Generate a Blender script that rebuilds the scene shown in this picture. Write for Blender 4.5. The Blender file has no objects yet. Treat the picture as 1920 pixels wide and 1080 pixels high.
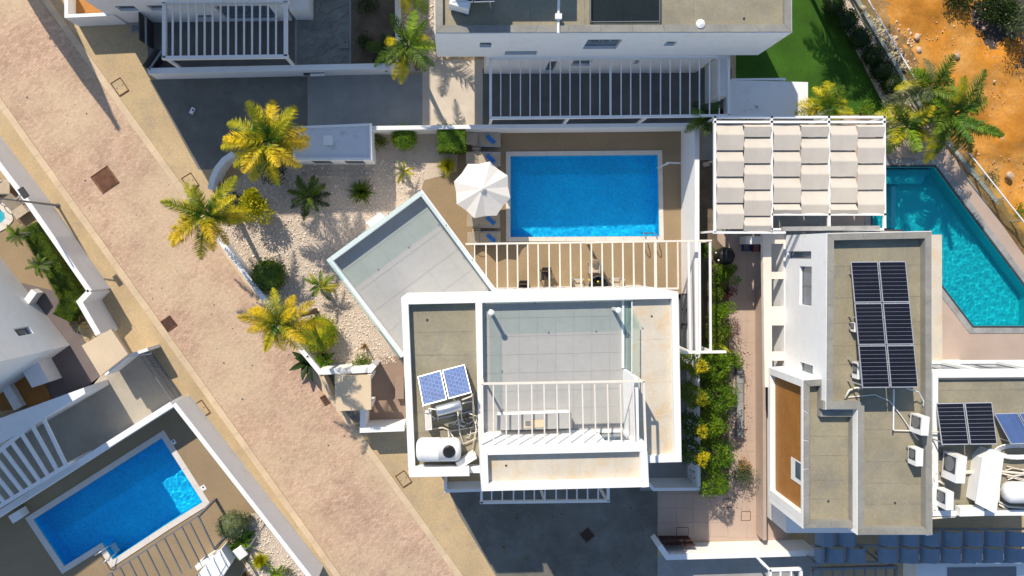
import bpy, bmesh, math, random
from mathutils import Vector, Matrix, Quaternion
rnd = random.Random(11)
S = bpy.context.scene
C = S.collection
# ------------------------------------------------------------------ camera, sky, sun
H, FP, NX, NY = 38.5, 1350.0, 860.0, 475.0     # flying height, focal length in px, nadir
_n = Vector(((NX - 960) / FP, (540 - NY) / FP, -1)).normalized()
RQ = _n.rotation_difference(Vector((0, 0, -1)))
cam = bpy.data.objects.new('camera', bpy.data.cameras.new('camera'))
C.objects.link(cam)
cam.location = (0, 0, H)
cam.rotation_mode = 'QUATERNION'
cam.rotation_quaternion = RQ
cam.data.sensor_width = 36
cam.data.lens = 36 * FP / 1920
cam.data.clip_end = 2000
S.camera = cam
SUN_EL, SUN_AZ = math.radians(40.3), math.radians(28.2)      # light travels to +x, -y
SKY_STRENGTH, SUN_STRENGTH = 0.15, 5.0
S_EXPOSURE = 0.12
SD = Vector((math.sin(SUN_AZ) * math.cos(SUN_EL), -math.cos(SUN_AZ) * math.cos(SUN_EL), -math.sin(SUN_EL)))
W = bpy.data.worlds.new('World')
S.world = W
W.use_nodes = True
wn = W.node_tree
sky = wn.nodes.new('ShaderNodeTexSky')
sky.sky_type = 'NISHITA'
sky.sun_disc = False
sky.sun_elevation = SUN_EL
sky.sun_rotation = -SUN_AZ
sky.dust_density = 0.3
sky.ozone_density = 3.0
wn.links.new(sky.outputs[0], wn.nodes['Background'].inputs[0])
wn.nodes['Background'].inputs[1].default_value = SKY_STRENGTH
sun = bpy.data.objects.new('sun', bpy.data.lights.new('sun', 'SUN'))
C.objects.link(sun)
sun.data.energy = SUN_STRENGTH
sun.data.angle = math.radians(0.5)
sun.data.cycles.is_caustics_light = True
sun.data.color = (1.0, 0.90, 0.76)
sun.rotation_mode = 'QUATERNION'
sun.rotation_quaternion = Vector((0, 0, -1)).rotation_difference(SD)
sun.location = (-15, 28, 30)
S.view_settings.view_transform = 'Standard'
S.view_settings.look = 'None'
S.view_settings.gamma = 1
S.view_settings.exposure = S_EXPOSURE
S.render.engine = 'CYCLES'
S.cycles.max_bounces = 8
S.cycles.transparent_max_bounces = 12

def P(px, py, z=0.0):
    d = RQ @ Vector(((px - 960) / FP, (540 - py) / FP, -1))
    t = (z - H) / d.z
    return Vector((d.x * t, d.y * t, z))
def PP(pts, z=0.0):
    return [P(x, y, z) for x, y in pts]

# ------------------------------------------------------------------ materials
def M(name, c, rough=.85, var=.12, sc=.9, fine=.10, fsc=18, bump=.0, bsc=40, metal=0., spec=.3,
      stain=None, ssc=.6, sth=(.5, .75), samt=.6, brick=None, rot=0):
    m = bpy.data.materials.new(name)
    m.use_nodes = True
    nt = m.node_tree
    N, L = nt.nodes, nt.links
    b = N['Principled BSDF']
    b.inputs['Roughness'].default_value = rough
    b.inputs['Metallic'].default_value = metal
    b.inputs['Specular IOR Level'].default_value = spec
    g = N.new('ShaderNodeNewGeometry')
    mp = N.new('ShaderNodeMapping')
    mp.inputs['Rotation'].default_value = (0, 0, rot)
    L.new(g.outputs['Position'], mp.inputs['Vector'])
    pos = mp.outputs[0]
    def noise(scale, det=5, r=.6):
        n = N.new('ShaderNodeTexNoise')
        n.inputs['Scale'].default_value = scale
        n.inputs['Detail'].default_value = det
        n.inputs['Roughness'].default_value = r
        L.new(pos, n.inputs['Vector'])
        return n.outputs[0]
    def ramp(src, p0, c0, p1, c1):
        r = N.new('ShaderNodeValToRGB')
        e = r.color_ramp.elements
        e[0].position, e[0].color = p0, (*c0, 1)
        e[1].position, e[1].color = p1, (*c1, 1)
        L.new(src, r.inputs[0])
        return r.outputs[0]
    def mix(a, bb, fac=None, mode='MIX', f=1.0):
        x = N.new('ShaderNodeMix')
        x.data_type = 'RGBA'
        x.blend_type = mode
        x.inputs[0].default_value = f
        if fac is not None: L.new(fac, x.inputs[0])
        L.new(a, x.inputs[6]); L.new(bb, x.inputs[7])
        return x.outputs[2]
    cl = lambda k: tuple(min(1, max(0, v * k)) for v in c)
    col = ramp(noise(sc), .3, cl(1 - var), .7, cl(1 + var))
    if brick:
        bw, bh, c2, mc = brick
        t = N.new('ShaderNodeTexBrick')
        t.inputs['Scale'].default_value = 1
        t.inputs['Brick Width'].default_value = bw
        t.inputs['Row Height'].default_value = bh
        t.inputs['Mortar Size'].default_value = min(bw, bh) * .07
        t.inputs['Mortar Smooth'].default_value = .3
        t.inputs['Color1'].default_value = (1.08, 1.08, 1.08, 1)
        t.inputs['Color2'].default_value = (*c2, 1)
        t.inputs['Mortar'].default_value = (mc, mc, mc, 1)
        t.inputs['Bias'].default_value = 0
        L.new(pos, t.inputs['Vector'])
        col = mix(col, t.outputs[0], mode='MULTIPLY')
    if stain:
        sm = ramp(noise(ssc, 6, .65), sth[0], (0, 0, 0), sth[1], (samt,) * 3)
        rgb = N.new('ShaderNodeRGB')
        rgb.outputs[0].default_value = (*stain, 1)
        col = mix(col, rgb.outputs[0], fac=sm)
    if fine:
        col = mix(col, ramp(noise(fsc, 4, .7), .3, (1 - fine,) * 3, .7, (1 + fine,) * 3), mode='MULTIPLY')
    L.new(col, b.inputs['Base Color'])
    if bump:
        bp = N.new('ShaderNodeBump')
        bp.inputs['Strength'].default_value = bump
        bp.inputs['Distance'].default_value = .03
        L.new(noise(bsc, 4), bp.inputs['Height'])
        L.new(bp.outputs[0], b.inputs['Normal'])
    return m

def leafmat(name, c1, c2, sc=2.2, tr=.35, grad=None):
    m = bpy.data.materials.new(name)
    m.use_nodes = True
    nt = m.node_tree
    N, L = nt.nodes, nt.links
    b = N['Principled BSDF']
    b.inputs['Roughness'].default_value = .5
    b.inputs['Specular IOR Level'].default_value = .35
    g = N.new('ShaderNodeNewGeometry')
    n = N.new('ShaderNodeTexNoise')
    n.inputs['Scale'].default_value = sc
    n.inputs['Detail'].default_value = 6
    L.new(g.outputs['Position'], n.inputs['Vector'])
    oi = N.new('ShaderNodeObjectInfo')
    ad = N.new('ShaderNodeMath'); ad.operation = 'MULTIPLY_ADD'
    L.new(oi.outputs['Random'], ad.inputs[0]); ad.inputs[1].default_value = .35; 
    sb = N.new('ShaderNodeMath'); sb.operation = 'SUBTRACT'
    L.new(n.outputs[0], sb.inputs[0]); sb.inputs[1].default_value = .17
    L.new(sb.outputs[0], ad.inputs[2])
    r = N.new('ShaderNodeValToRGB')
    r.color_ramp.elements[0].position = .3; r.color_ramp.elements[0].color = (*c1, 1)
    r.color_ramp.elements[1].position = .72; r.color_ramp.elements[1].color = (*c2, 1)
    L.new(ad.outputs[0], r.inputs[0])
    out = r.outputs[0]
    if grad:                                   # frond leaflets yellow towards the tip
        tc = N.new('ShaderNodeTexCoord')
        sx = N.new('ShaderNodeSeparateXYZ'); L.new(tc.outputs['Object'], sx.inputs[0])
        a2 = N.new('ShaderNodeMath'); a2.operation = 'MULTIPLY_ADD'
        L.new(n.outputs[0], a2.inputs[0]); a2.inputs[1].default_value = .8
        L.new(sx.outputs[0], a2.inputs[2])
        rg = N.new('ShaderNodeValToRGB')
        rg.color_ramp.elements[0].position = grad[1]; rg.color_ramp.elements[0].color = (0, 0, 0, 1)
        rg.color_ramp.elements[1].position = grad[2]; rg.color_ramp.elements[1].color = (1, 1, 1, 1)
        L.new(a2.outputs[0], rg.inputs[0])
        gx = N.new('ShaderNodeMix'); gx.data_type = 'RGBA'
        L.new(rg.outputs[0], gx.inputs[0]); gx.inputs[6].default_value = (*grad[0], 1); L.new(out, gx.inputs[7])
        out = gx.outputs[2]
    L.new(out, b.inputs['Base Color'])
    t = N.new('ShaderNodeBsdfTranslucent')
    L.new(out, t.inputs[0])
    mx = N.new('ShaderNodeMixShader'); mx.inputs[0].default_value = tr
    L.new(b.outputs[0], mx.inputs[1]); L.new(t.outputs[0], mx.inputs[2])
    L.new(mx.outputs[0], N['Material Output'].inputs[0])
    return m

def glassmat(name, tint, refl=.35, rough=.02, bump=0, bsc=3):
    m = bpy.data.materials.new(name)
    m.use_nodes = True
    nt = m.node_tree
    N, L = nt.nodes, nt.links
    N.remove(N['Principled BSDF'])
    t = N.new('ShaderNodeBsdfTransparent'); t.inputs[0].default_value = (*tint, 1)
    gl = N.new('ShaderNodeBsdfGlossy'); gl.inputs['Roughness'].default_value = rough
    lw = N.new('ShaderNodeLayerWeight'); lw.inputs[0].default_value = .5
    pw = N.new('ShaderNodeMath'); pw.operation = 'POWER'; pw.inputs[1].default_value = 4.0
    L.new(lw.outputs['Facing'], pw.inputs[0])
    fr = N.new('ShaderNodeMath'); fr.operation = 'MULTIPLY_ADD'; fr.inputs[1].default_value = refl; fr.inputs[2].default_value = .035
    L.new(pw.outputs[0], fr.inputs[0])
    if bump:
        g = N.new('ShaderNodeNewGeometry')
        n = N.new('ShaderNodeTexNoise'); n.inputs['Scale'].default_value = bsc; n.inputs['Detail'].default_value = 3
        L.new(g.outputs['Position'], n.inputs['Vector'])
        bp = N.new('ShaderNodeBump'); bp.inputs['Strength'].default_value = bump; bp.inputs['Distance'].default_value = .05
        L.new(n.outputs[0], bp.inputs['Height'])
        L.new(bp.outputs[0], gl.inputs['Normal'])
    mx = N.new('ShaderNodeMixShader')
    L.new(fr.outputs[0], mx.inputs[0]); L.new(t.outputs[0], mx.inputs[1]); L.new(gl.outputs[0], mx.inputs[2])
    L.new(mx.outputs[0], N['Material Output'].inputs[0])
    return m

RA = math.atan2(-(1080 - 80), 855 - 80)          # direction of the road in the world
WHITE = M('white_render', (.79, .79, .78), var=.04, fine=.04, stain=(.56, .53, .47), ssc=.9, sth=(.54, .78), samt=.55, bump=.05)
WHITE2 = M('white_paint', (.82, .81, .79), rough=.5, var=.02, fine=.03)
CONC = M('sidewalk_concrete', (.48, .355, .20), var=.16, sc=.35, fine=.14, fsc=9, stain=(.33, .27, .19), ssc=1.1, sth=(.5, .72), samt=.6, bump=.15)
ROADM = M('road_pavers', (.52, .36, .255), var=.16, sc=.5, fine=.16, fsc=7, brick=(.25, .11, (.82, .78, .75), .62), rot=-RA + math.pi / 2,
          stain=(.56, .43, .28), ssc=.22, sth=(.42, .62), samt=.75, bump=.1)
KERBM = M('kerb_stone', (.58, .45, .30), var=.12, sc=.8, fine=.12)
DRIVE = M('shade_dark_screed', (.155, .148, .125), var=.25, sc=.45, fine=.12, stain=(.26, .255, .24), ssc=.8, sth=(.5, .8), samt=.6)  # shade over the driveways is put into this dark base colour
DRIVE3 = M('warm_screed', (.40, .36, .29), var=.14, sc=.5, fine=.1, stain=(.26, .24, .21), ssc=.7)
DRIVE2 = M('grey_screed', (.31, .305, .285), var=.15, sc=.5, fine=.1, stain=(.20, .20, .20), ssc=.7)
PALE = M('sunlit_concrete', (.60, .52, .42), var=.10, sc=.5, fine=.08, stain=(.45, .38, .30), ssc=.8)  # paler than the driveways: sunlight put into the colour
DECK = M('deck_concrete', (.295, .215, .125), var=.10, sc=.5, fine=.12, fsc=12, stain=(.27, .20, .12), ssc=1.1, samt=.5)
GRAV = M('white_gravel', (.57, .47, .37), var=.14, sc=.5, fine=.32, fsc=22, stain=(.40, .32, .25), ssc=1.2, sth=(.5, .8), samt=.6, bump=.8, bsc=30)
PEBB = M('pebble_stone', (.68, .59, .49), var=.3, sc=9, fine=.2)
ROOFG = M('roof_screed', (.295, .262, .18), var=.16, sc=.6, fine=.10, fsc=8, stain=(.22, .21, .175), ssc=.8, sth=(.5, .72), samt=.75)
COPEG = M('grey_coping', (.26, .25, .22), var=.15, sc=.9, fine=.1, stain=(.38, .36, .30), ssc=1.1)
ROOFC = M('cream_roof', (.58, .52, .42), var=.08, sc=.6, fine=.08, stain=(.58, .40, .20), ssc=1.0, sth=(.5, .72), samt=.75)
TILE = M('grey_tile', (.375, .37, .355), var=.05, sc=.8, fine=.04, fsc=4, stain=(.37, .36, .34), ssc=1.1, samt=.6, rough=.6)
GROUT = M('tile_joint', (.35, .345, .33), var=.05)
PINK = M('pink_paving', (.45, .345, .275), var=.07, sc=.7, fine=.06)
TAUPE = M('taupe_paving', (.16, .13, .125), var=.12, sc=.8, fine=.08)
BROWNP = M('brown_paving', (.30, .215, .16), var=.08, sc=.8, fine=.08)
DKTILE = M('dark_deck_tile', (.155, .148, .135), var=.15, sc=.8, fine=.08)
STONEM = M('paving_stone', (.20, .21, .20), var=.3, sc=1.4, fine=.15, stain=(.28, .26, .22), ssc=2)
SOIL = M('brown_soil', (.15, .115, .08), var=.3, sc=1.5, fine=.3, fsc=20, bump=.6)
SLABM = M('stone_slab', (.40, .36, .31), var=.15, sc=2.5, fine=.1)
COPING = M('pool_coping', (.66, .60, .53), var=.06, sc=1.5, fine=.06)
COPEST = M('grey_pool_stone', (.30, .295, .28), var=.2, sc=1.5, fine=.15)
CELL = M('solar_cell', (.010, .011, .018), rough=.22, var=.1, fine=.05, spec=.25)
CELLB = M('blue_absorber', (.075, .125, .27), rough=.45, var=.12, sc=2, fine=.15, fsc=9, spec=.2, brick=(.16, .16, (.8, .85, .9), 1.8), rot=.2)
CELLS = M('striped_absorber', (.06, .10, .22), rough=.3, var=.1, fine=.05, spec=.5, brick=(4., .07, (.85, .85, .9), 1.6), rot=1.32)
ALU = M('aluminium', (.62, .62, .62), rough=.4, var=.05, metal=.6)
STEEL = M('tank_steel', (.60, .61, .63), rough=.32, var=.05, metal=.75)
PLAST = M('white_plastic', (.80, .79, .76), rough=.45, var=.04, fine=.03)
CREAMP = M('cream_pipe', (.72, .64, .53), rough=.6, var=.1, fine=.08)
GRILLE = M('dark_grille', (.05, .065, .075), rough=.4, var=.1)
FABR = M('shade_fabric', (.55, .50, .425), rough=.9, var=.05, sc=1.2, fine=.04, stain=(.50, .43, .35), ssc=1.4, sth=(.56, .78), samt=.6)
FABB = M('blue_shade_fabric', (.16, .225, .30), rough=.8, var=.08, sc=1.2, fine=.04)
CANV = M('parasol_canvas', (.72, .69, .64), rough=.9, var=.04, sc=2, fine=.03)
DIRT = M('orange_dirt', (.50, .20, .022), var=.26, sc=.22, fine=.16, fsc=5, stain=(.56, .31, .09), ssc=.35, sth=(.45, .7), samt=.85, bump=.6, bsc=6)
BDIRT = M('brown_dirt', (.30, .17, .06), var=.35, sc=.5, fine=.3, fsc=8, stain=(.20, .15, .07), ssc=1.0, bump=.6, bsc=8)
ROCK = M('pale_rock', (.55, .40, .27), var=.3, sc=2, fine=.2)
SCRUB = M('dark_scrub_soil', (.07, .055, .05), var=.4, sc=1.2, fine=.3, stain=(.20, .13, .06), ssc=.8)
LAWN = M('artificial_turf', (.034, .10, .005), rough=.9, var=.28, sc=.6, fine=.4, fsc=16, bump=.6, bsc=50)
WOOD = M('orange_wood', (.35, .155, .038), rough=.6, var=.1, sc=1, fine=.12, fsc=6)
TRELL = M('cream_render', (.76, .67, .57), var=.04, fine=.04, stain=(.6, .5, .4), ssc=.8)
DWOOD = M('dark_wood', (.045, .022, .016), rough=.5, var=.2)
SLATM = M('cream_painted_metal', (.76, .69, .59), rough=.5, var=.06, sc=3, fine=.05, stain=(.45, .26, .12), ssc=3, sth=(.66, .8), samt=.5)
BWOOD = M('brown_wood', (.38, .165, .04), rough=.7, var=.15, fine=.1)
RUST = M('rusty_iron', (.13, .055, .028), rough=.7, var=.35, sc=4, fine=.25)
IRON = M('dark_iron', (.05, .052, .055), rough=.5, var=.15)
GREYM = M('grey_metal', (.22, .23, .24), rough=.45, var=.1, metal=.4)
BLACK = M('black_cover', (.018, .018, .02), rough=.45, var=.3, sc=4, bump=.3, bsc=9)
BLUEC = M('blue_cloth', (.04, .20, .55), rough=.9, var=.2, sc=5)
TAN = M('tan_sling', (.46, .38, .28), rough=.9, var=.1, sc=3)
DSLING = M('dark_sling', (.05, .04, .035), rough=.9, var=.15)
BEIGE = M('beige_roof', (.62, .49, .33), var=.06, sc=.7, fine=.05)
REDP = M('red_plastic', (.35, .03, .025), rough=.5)
BLUEP = M('blue_plastic', (.02, .06, .22), rough=.5)
LEMON = M('lemon_yellow', (.75, .55, .03), rough=.5)
PANE = M('window_pane', (.10, .14, .18), rough=.06, var=.25, sc=1.5, spec=.9)
BARK = M('palm_bark', (.20, .15, .10), var=.3, sc=5, fine=.2, bump=.4)
GLASS = glassmat('balustrade_glass', (.88, .95, .925), .14)
DGLASS = glassmat('dark_glass', (.50, .55, .58), .45)
WATER = bpy.data.materials.new('pool_water')
WATER.use_nodes = True
_nt = WATER.node_tree
_nt.nodes.remove(_nt.nodes['Principled BSDF'])
_g = _nt.nodes.new('ShaderNodeBsdfGlass')
_g.inputs[0].default_value = (.86, .96, 1, 1)
_g.inputs['Roughness'].default_value = 0
_g.inputs['IOR'].default_value = 1.33
_nt.links.new(_g.outputs[0], _nt.nodes['Material Output'].inputs[0])
POOLB = M('blue_pool_mosaic', (.003, .62, .98), rough=.5, var=.14, sc=.35, fine=.16, fsc=7, brick=(.11, .11, (.82, .9, .95), 1.12))
POOLT = M('turquoise_pool_mosaic', (.003, .52, .57), rough=.5, var=.06, sc=.4, fine=.05)
POOLC = M('pale_pool_step', (.10, .62, .72), rough=.4, var=.06)
LY = leafmat('yellow_leaf', (.55, .38, .006), (.82, .62, .015))
LYT = leafmat('sunlit_tip_leaf', (.22, .24, .008), (.62, .52, .012), 4)  # sun on the column shrub tops put into the leaf colour
LYG = leafmat('yellow_green_leaf', (.20, .27, .006), (.66, .58, .012))
LYP = leafmat('yellow_palm_leaf', (.55, .38, .006), (.84, .62, .012), grad=((.09, .19, .008), .45, 1.0))
LYQ = leafmat('green_yellow_palm_leaf', (.30, .33, .008), (.70, .56, .012), grad=((.05, .14, .006), .6, 1.25))
LYS = leafmat('yellow_shrub_leaf', (.30, .33, .008), (.82, .66, .015), 5)
LG = leafmat('green_leaf', (.06, .16, .008), (.24, .36, .012))
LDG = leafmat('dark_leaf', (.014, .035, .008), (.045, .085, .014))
LMG = leafmat('mid_leaf', (.045, .10, .010), (.17, .25, .016))
LBG = leafmat('bright_leaf', (.06, .15, .006), (.23, .36, .012))
LBR = leafmat('brown_leaf', (.20, .10, .02), (.38, .24, .05))
LGR = leafmat('grey_green_leaf', (.10, .14, .06), (.22, .25, .10))
LRD = leafmat('red_leaf', (.07, .012, .02), (.16, .04, .04))

# ------------------------------------------------------------------ mesh builder
ORG = {}
def area2(p):
    return sum(p[i][0] * p[(i + 1) % len(p)][1] - p[(i + 1) % len(p)][0] * p[i][1] for i in range(len(p)))
class MB:
    def __init__(s):
        s.v, s.f = [], []
    def add(s, vs, fs):
        o = len(s.v)
        s.v += [Vector(v) for v in vs]
        s.f += [[i + o for i in f] for f in fs]
        return s
    def prism(s, pts, z0, z1):
        p = [(q[0], q[1]) for q in pts]
        if area2(p) < 0: p = p[::-1]
        n = len(p)
        vs = [(x, y, z0) for x, y in p] + [(x, y, z1) for x, y in p]
        fs = [list(range(n))[::-1], list(range(n, 2 * n))] + [[i, (i + 1) % n, n + (i + 1) % n, n + i] for i in range(n)]
        return s.add(vs, fs)
    def sheet(s, pts, z):
        p = [(q[0], q[1]) for q in pts]
        if area2(p) < 0: p = p[::-1]
        return s.add([(x, y, z) for x, y in p], [list(range(len(p)))])
    def hexa(s, b, t):
        """four bottom points and four top points"""
        return s.add(list(b) + list(t), [[3, 2, 1, 0], [4, 5, 6, 7], [0, 1, 5, 4], [1, 2, 6, 5], [2, 3, 7, 6], [3, 0, 4, 7]])
    def bar(s, a, b, w, h):
        a, b = Vector(a), Vector(b)
        d = (b - a).normalized()
        up = Vector((0, 0, 1)) if abs(d.z) < .95 else Vector((0, 1, 0))
        sx = d.cross(up).normalized() * (w / 2)
        sz = sx.normalized().cross(d).normalized() * (h / 2)
        c = [-sx - sz, sx - sz, sx + sz, -sx + sz]
        vs = [a + k for k in c] + [b + k for k in c]
        return s.add(vs, [[0, 1, 2, 3], [7, 6, 5, 4], [0, 4, 5, 1], [1, 5, 6, 2], [2, 6, 7, 3], [3, 7, 4, 0]])
    def slab(s, q, th):
        """quad in space given thickness along its normal, downwards"""
        q = [Vector(k) for k in q]
        n = (q[1] - q[0]).cross(q[3] - q[0]).normalized()
        if n.z < 0:
            q = q[::-1]; n = -n
        return s.hexa([k - n * th for k in q], q)
    def tube(s, pts, r, n=6, caps=True):
        pts = [Vector(p) for p in pts]
        rs = r if isinstance(r, (list, tuple)) else [r] * len(pts)
        vs, fs = [], []
        u = None
        for i, p in enumerate(pts):
            d = (pts[min(i + 1, len(pts) - 1)] - pts[max(i - 1, 0)]).normalized()
            if u is None:
                u = d.cross(Vector((0, 0, 1)))
                if u.length < .1: u = Vector((1, 0, 0))
            u = (u - d * u.dot(d)).normalized()
            w = d.cross(u)
            for k in range(n):
                a = 2 * math.pi * k / n
                vs.append(p + (u * math.cos(a) + w * math.sin(a)) * rs[i])
        for i in range(len(pts) - 1):
            for k in range(n):
                k2 = (k + 1) % n
                fs.append([i * n + k, i * n + k2, (i + 1) * n + k2, (i + 1) * n + k])
        if caps:
            fs.append(list(range(n))[::-1]); fs.append([(len(pts) - 1) * n + k for k in range(n)])
        return s.add(vs, fs)
    def lathe(s, c, prof, n=16, axis=None):
        """prof: list of (r, h) from the bottom up"""
        c = Vector(c)
        ax = Vector(axis).normalized() if axis else Vector((0, 0, 1))
        u = ax.cross(Vector((0, 1, 0)))
        if u.length < .1: u = Vector((1, 0, 0))
        u.normalize(); w = ax.cross(u)
        vs, fs = [], []
        for r, h in prof:
            for k in range(n):
                a = 2 * math.pi * k / n
                vs.append(c + ax * h + (u * math.cos(a) + w * math.sin(a)) * max(r, 1e-4))
        for i in range(len(prof) - 1):
            for k in range(n):
                k2 = (k + 1) % n
                fs.append([i * n + k, i * n + k2, (i + 1) * n + k2, (i + 1) * n + k])
        fs.append(list(range(n))[::-1]); fs.append([(len(prof) - 1) * n + k for k in range(n)])
        return s.add(vs, fs)
    def build(s, name, mat, parent=None, smooth=False, org=None):
        if parent is not None:
            o0 = ORG[parent.name]
        elif org is not None:
            o0 = Vector(org)
        else:
            n = len(s.v)
            o0 = Vector((sum(v.x for v in s.v) / n, sum(v.y for v in s.v) / n, min(v.z for v in s.v)))
        me = bpy.data.meshes.new(name)
        me.from_pydata([v - o0 for v in s.v], [], s.f)
        me.materials.append(mat)
        if smooth:
            me.polygons.foreach_set('use_smooth', [True] * len(me.polygons))
        o = bpy.data.objects.new(name, me)
        C.objects.link(o)
        if parent is not None: o.parent = parent
        else: o.location = o0
        ORG[o.name] = o0
        return o

def tag(o, label=None, cat=None, group=None, kind=None):
    if label: o['label'] = label
    if cat: o['category'] = cat
    if group: o['group'] = group
    if kind: o['kind'] = kind
    return o
def T(name, label, cat, loc, group=None):
    o = bpy.data.objects.new(name, None)
    o.empty_display_size = .3
    C.objects.link(o)
    o.location = loc
    ORG[o.name] = Vector(loc)
    return tag(o, label, cat, group)
def struct(name, mb, mat, parent=None):
    o = mb.build(name, mat, parent)
    if parent is None: o['kind'] = 'structure'
    return o
def copy_tree(o, parent=None):
    c = o.copy()
    C.objects.link(c)
    if parent is not None: c.parent = parent
    for ch in list(o.children): copy_tree(ch, c)
    return c
def offs(pts, d, closed=True):
    """offset a plan polyline to its left by d, mitred"""
    p = [Vector((q[0], q[1])) for q in pts]
    n = len(p)
    out = []
    for i in range(n):
        a = p[i - 1] if (closed or i > 0) else None
        b = p[(i + 1) % n] if (closed or i < n - 1) else None
        d1 = (p[i] - a).normalized() if a is not None else (b - p[i]).normalized()
        d2 = (b - p[i]).normalized() if b is not None else d1
        n1, n2 = Vector((-d1.y, d1.x)), Vector((-d2.y, d2.x))
        m = (n1 + n2)
        m = m / max(.3, (1 + n1.dot(n2)))
        out.append(p[i] + m * d)
    return out
def wallmb(mb, pts, z0, z1, t):
    """wall along an open plan polyline (centre line)"""
    l, r = offs(pts, t / 2, False), offs(pts, -t / 2, False)
    n = len(l)
    vs = []
    for i in range(n):
        vs += [(r[i].x, r[i].y, z0), (l[i].x, l[i].y, z0), (l[i].x, l[i].y, z1), (r[i].x, r[i].y, z1)]
    fs = [[0, 3, 2, 1], [(n - 1) * 4 + k for k in (0, 1, 2, 3)]]
    for i in range(n - 1):
        a, b = i * 4, i * 4 + 4
        for k in range(4):
            k2 = (k + 1) % 4
            fs.append([a + k, a + k2, b + k2, b + k])
    return mb.add(vs, fs)
def onwall(px, py, A, B):
    """pixel -> (distance along wall A-B, height) on the vertical plane through A, B"""
    d = RQ @ Vector(((px - 960) / FP, (540 - py) / FP, -1))
    ax = Vector((B[0] - A[0], B[1] - A[1])).normalized()
    nn = Vector((-ax.y, ax.x))
    t = nn.dot(Vector((A[0], A[1]))) / nn.dot(Vector((d.x, d.y)))
    q = Vector((d.x * t, d.y * t))
    return (q - Vector((A[0], A[1]))).dot(ax), H + d.z * t
def wall_open(parent, A, B, z0, z1, t, ops=(), mat=None, name='wall', frame=None, pane=None, trim=0.0):
    """wall of thickness t to the left of A->B, with window openings (u0,u1,v0,v1)"""
    A, B = Vector((A[0], A[1])), Vector((B[0], B[1]))
    L = (B - A).length - trim
    ax = (B - A).normalized()
    nn = Vector((-ax.y, ax.x))
    us = sorted({0, L} | {min(max(k, .05), L - .05) for o in ops for k in o[:2]})
    mb = MB()
    def boxuv(m, u0, u1, v0, v1, d0, d1):
        q = [A + ax * u0 + nn * d0, A + ax * u1 + nn * d0, A + ax * u1 + nn * d1, A + ax * u0 + nn * d1]
        m.hexa([(k.x, k.y, v0) for k in q], [(k.x, k.y, v1) for k in q])
    for u0, u1 in zip(us, us[1:]):
        um = (u0 + u1) / 2
        cuts = sorted((o[2], o[3]) for o in ops if o[0] < um < o[1])
        z = z0
        for c0, c1 in cuts:
            if c0 > z + .01: boxuv(mb, u0, u1, z, c0, 0, t)
            z = c1
        if z1 > z + .01: boxuv(mb, u0, u1, z, z1, 0, t)
    w = mb.build(name, mat or WHITE, parent)
    for o in ops:
        u0, u1, v0, v1 = max(o[0], .05), min(o[1], L - .05), o[2], o[3]
        f = MB()
        k, d0, d1 = .05, t * .45, t * .45 + .06
        boxuv(f, u0, u0 + k, v0, v1, d0, d1); boxuv(f, u1 - k, u1, v0, v1, d0, d1)
        boxuv(f, u0 + k, u1 - k, v0, v0 + k, d0, d1); boxuv(f, u0 + k, u1 - k, v1 - k, v1, d0, d1)
        if u1 - u0 > 1.3: boxuv(f, (u0 + u1) / 2 - .025, (u0 + u1) / 2 + .025, v0 + k, v1 - k, d0, d1)
        fo = f.build('window', frame or GREYM, parent)
        g = MB()
        boxuv(g, u0 + k * .5, u1 - k * .5, v0 + k * .5, v1 - k * .5, d0 + .025, d0 + .04)
        g.build('pane', pane or PANE, fo)
    return w
def lining(parent, p, t, z0, z1, mat):
    """thin screed upstand on the inner face of a parapet"""
    a, b = offs(p, t), offs(p, t + .03)
    n = len(p)
    for i in range(n):
        j = (i + 1) % n
        d = (a[j] - a[i]).normalized() * .004
        MB().prism([a[i] + d, a[j] - d, b[j] - d, b[i] + d], z0, z1 - .002).build('parapet_upstand', mat, parent)
def house(parent, poly, z0, z1, zf, t, roofmat, ops={}, wallmat=None, cope=None, openz=None):
    """closed house body: poly is the outer plan, walls t thick rise above the roof floor zf as parapet"""
    p = [Vector((q[0], q[1])) for q in poly]
    if area2(p) < 0: raise ValueError('house polygon must be counter-clockwise')
    n = len(p)
    core = MB().prism(offs(p, t + .002), z0, zf)
    core.build('roof', roofmat, parent)
    for i in range(n):
        a, b = p[i], p[(i + 1) % n]
        c = p[(i + 2) % n]
        conv = (b - a).x * (c - b).y - (b - a).y * (c - b).x > 0
        wall_open(parent, a, b, z0, z1, t, ops.get(i, ()), wallmat, trim=t if conv else -t)
    if cope is not None:
        lining(parent, p, t + .004, zf + .002, z1, cope)
        q = offs(p, .03); r = offs(p, t + .03)
        for i in range(n):
            j = (i + 1) % n
            L = (p[j] - p[i]).length
            m = max(1, round(L / 1.5))
            for k in range(m):
                g = .006
                f0, f1 = k / m + g / L, (k + 1) / m - g / L
                pt = [q[i].lerp(q[j], f0), q[i].lerp(q[j], f1), r[i].lerp(r[j], f1), r[i].lerp(r[j], f0)]
                MB().prism(pt, z1, z1 + .03 + rnd.uniform(0, .006)).build('coping_slab', cope, parent)
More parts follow.
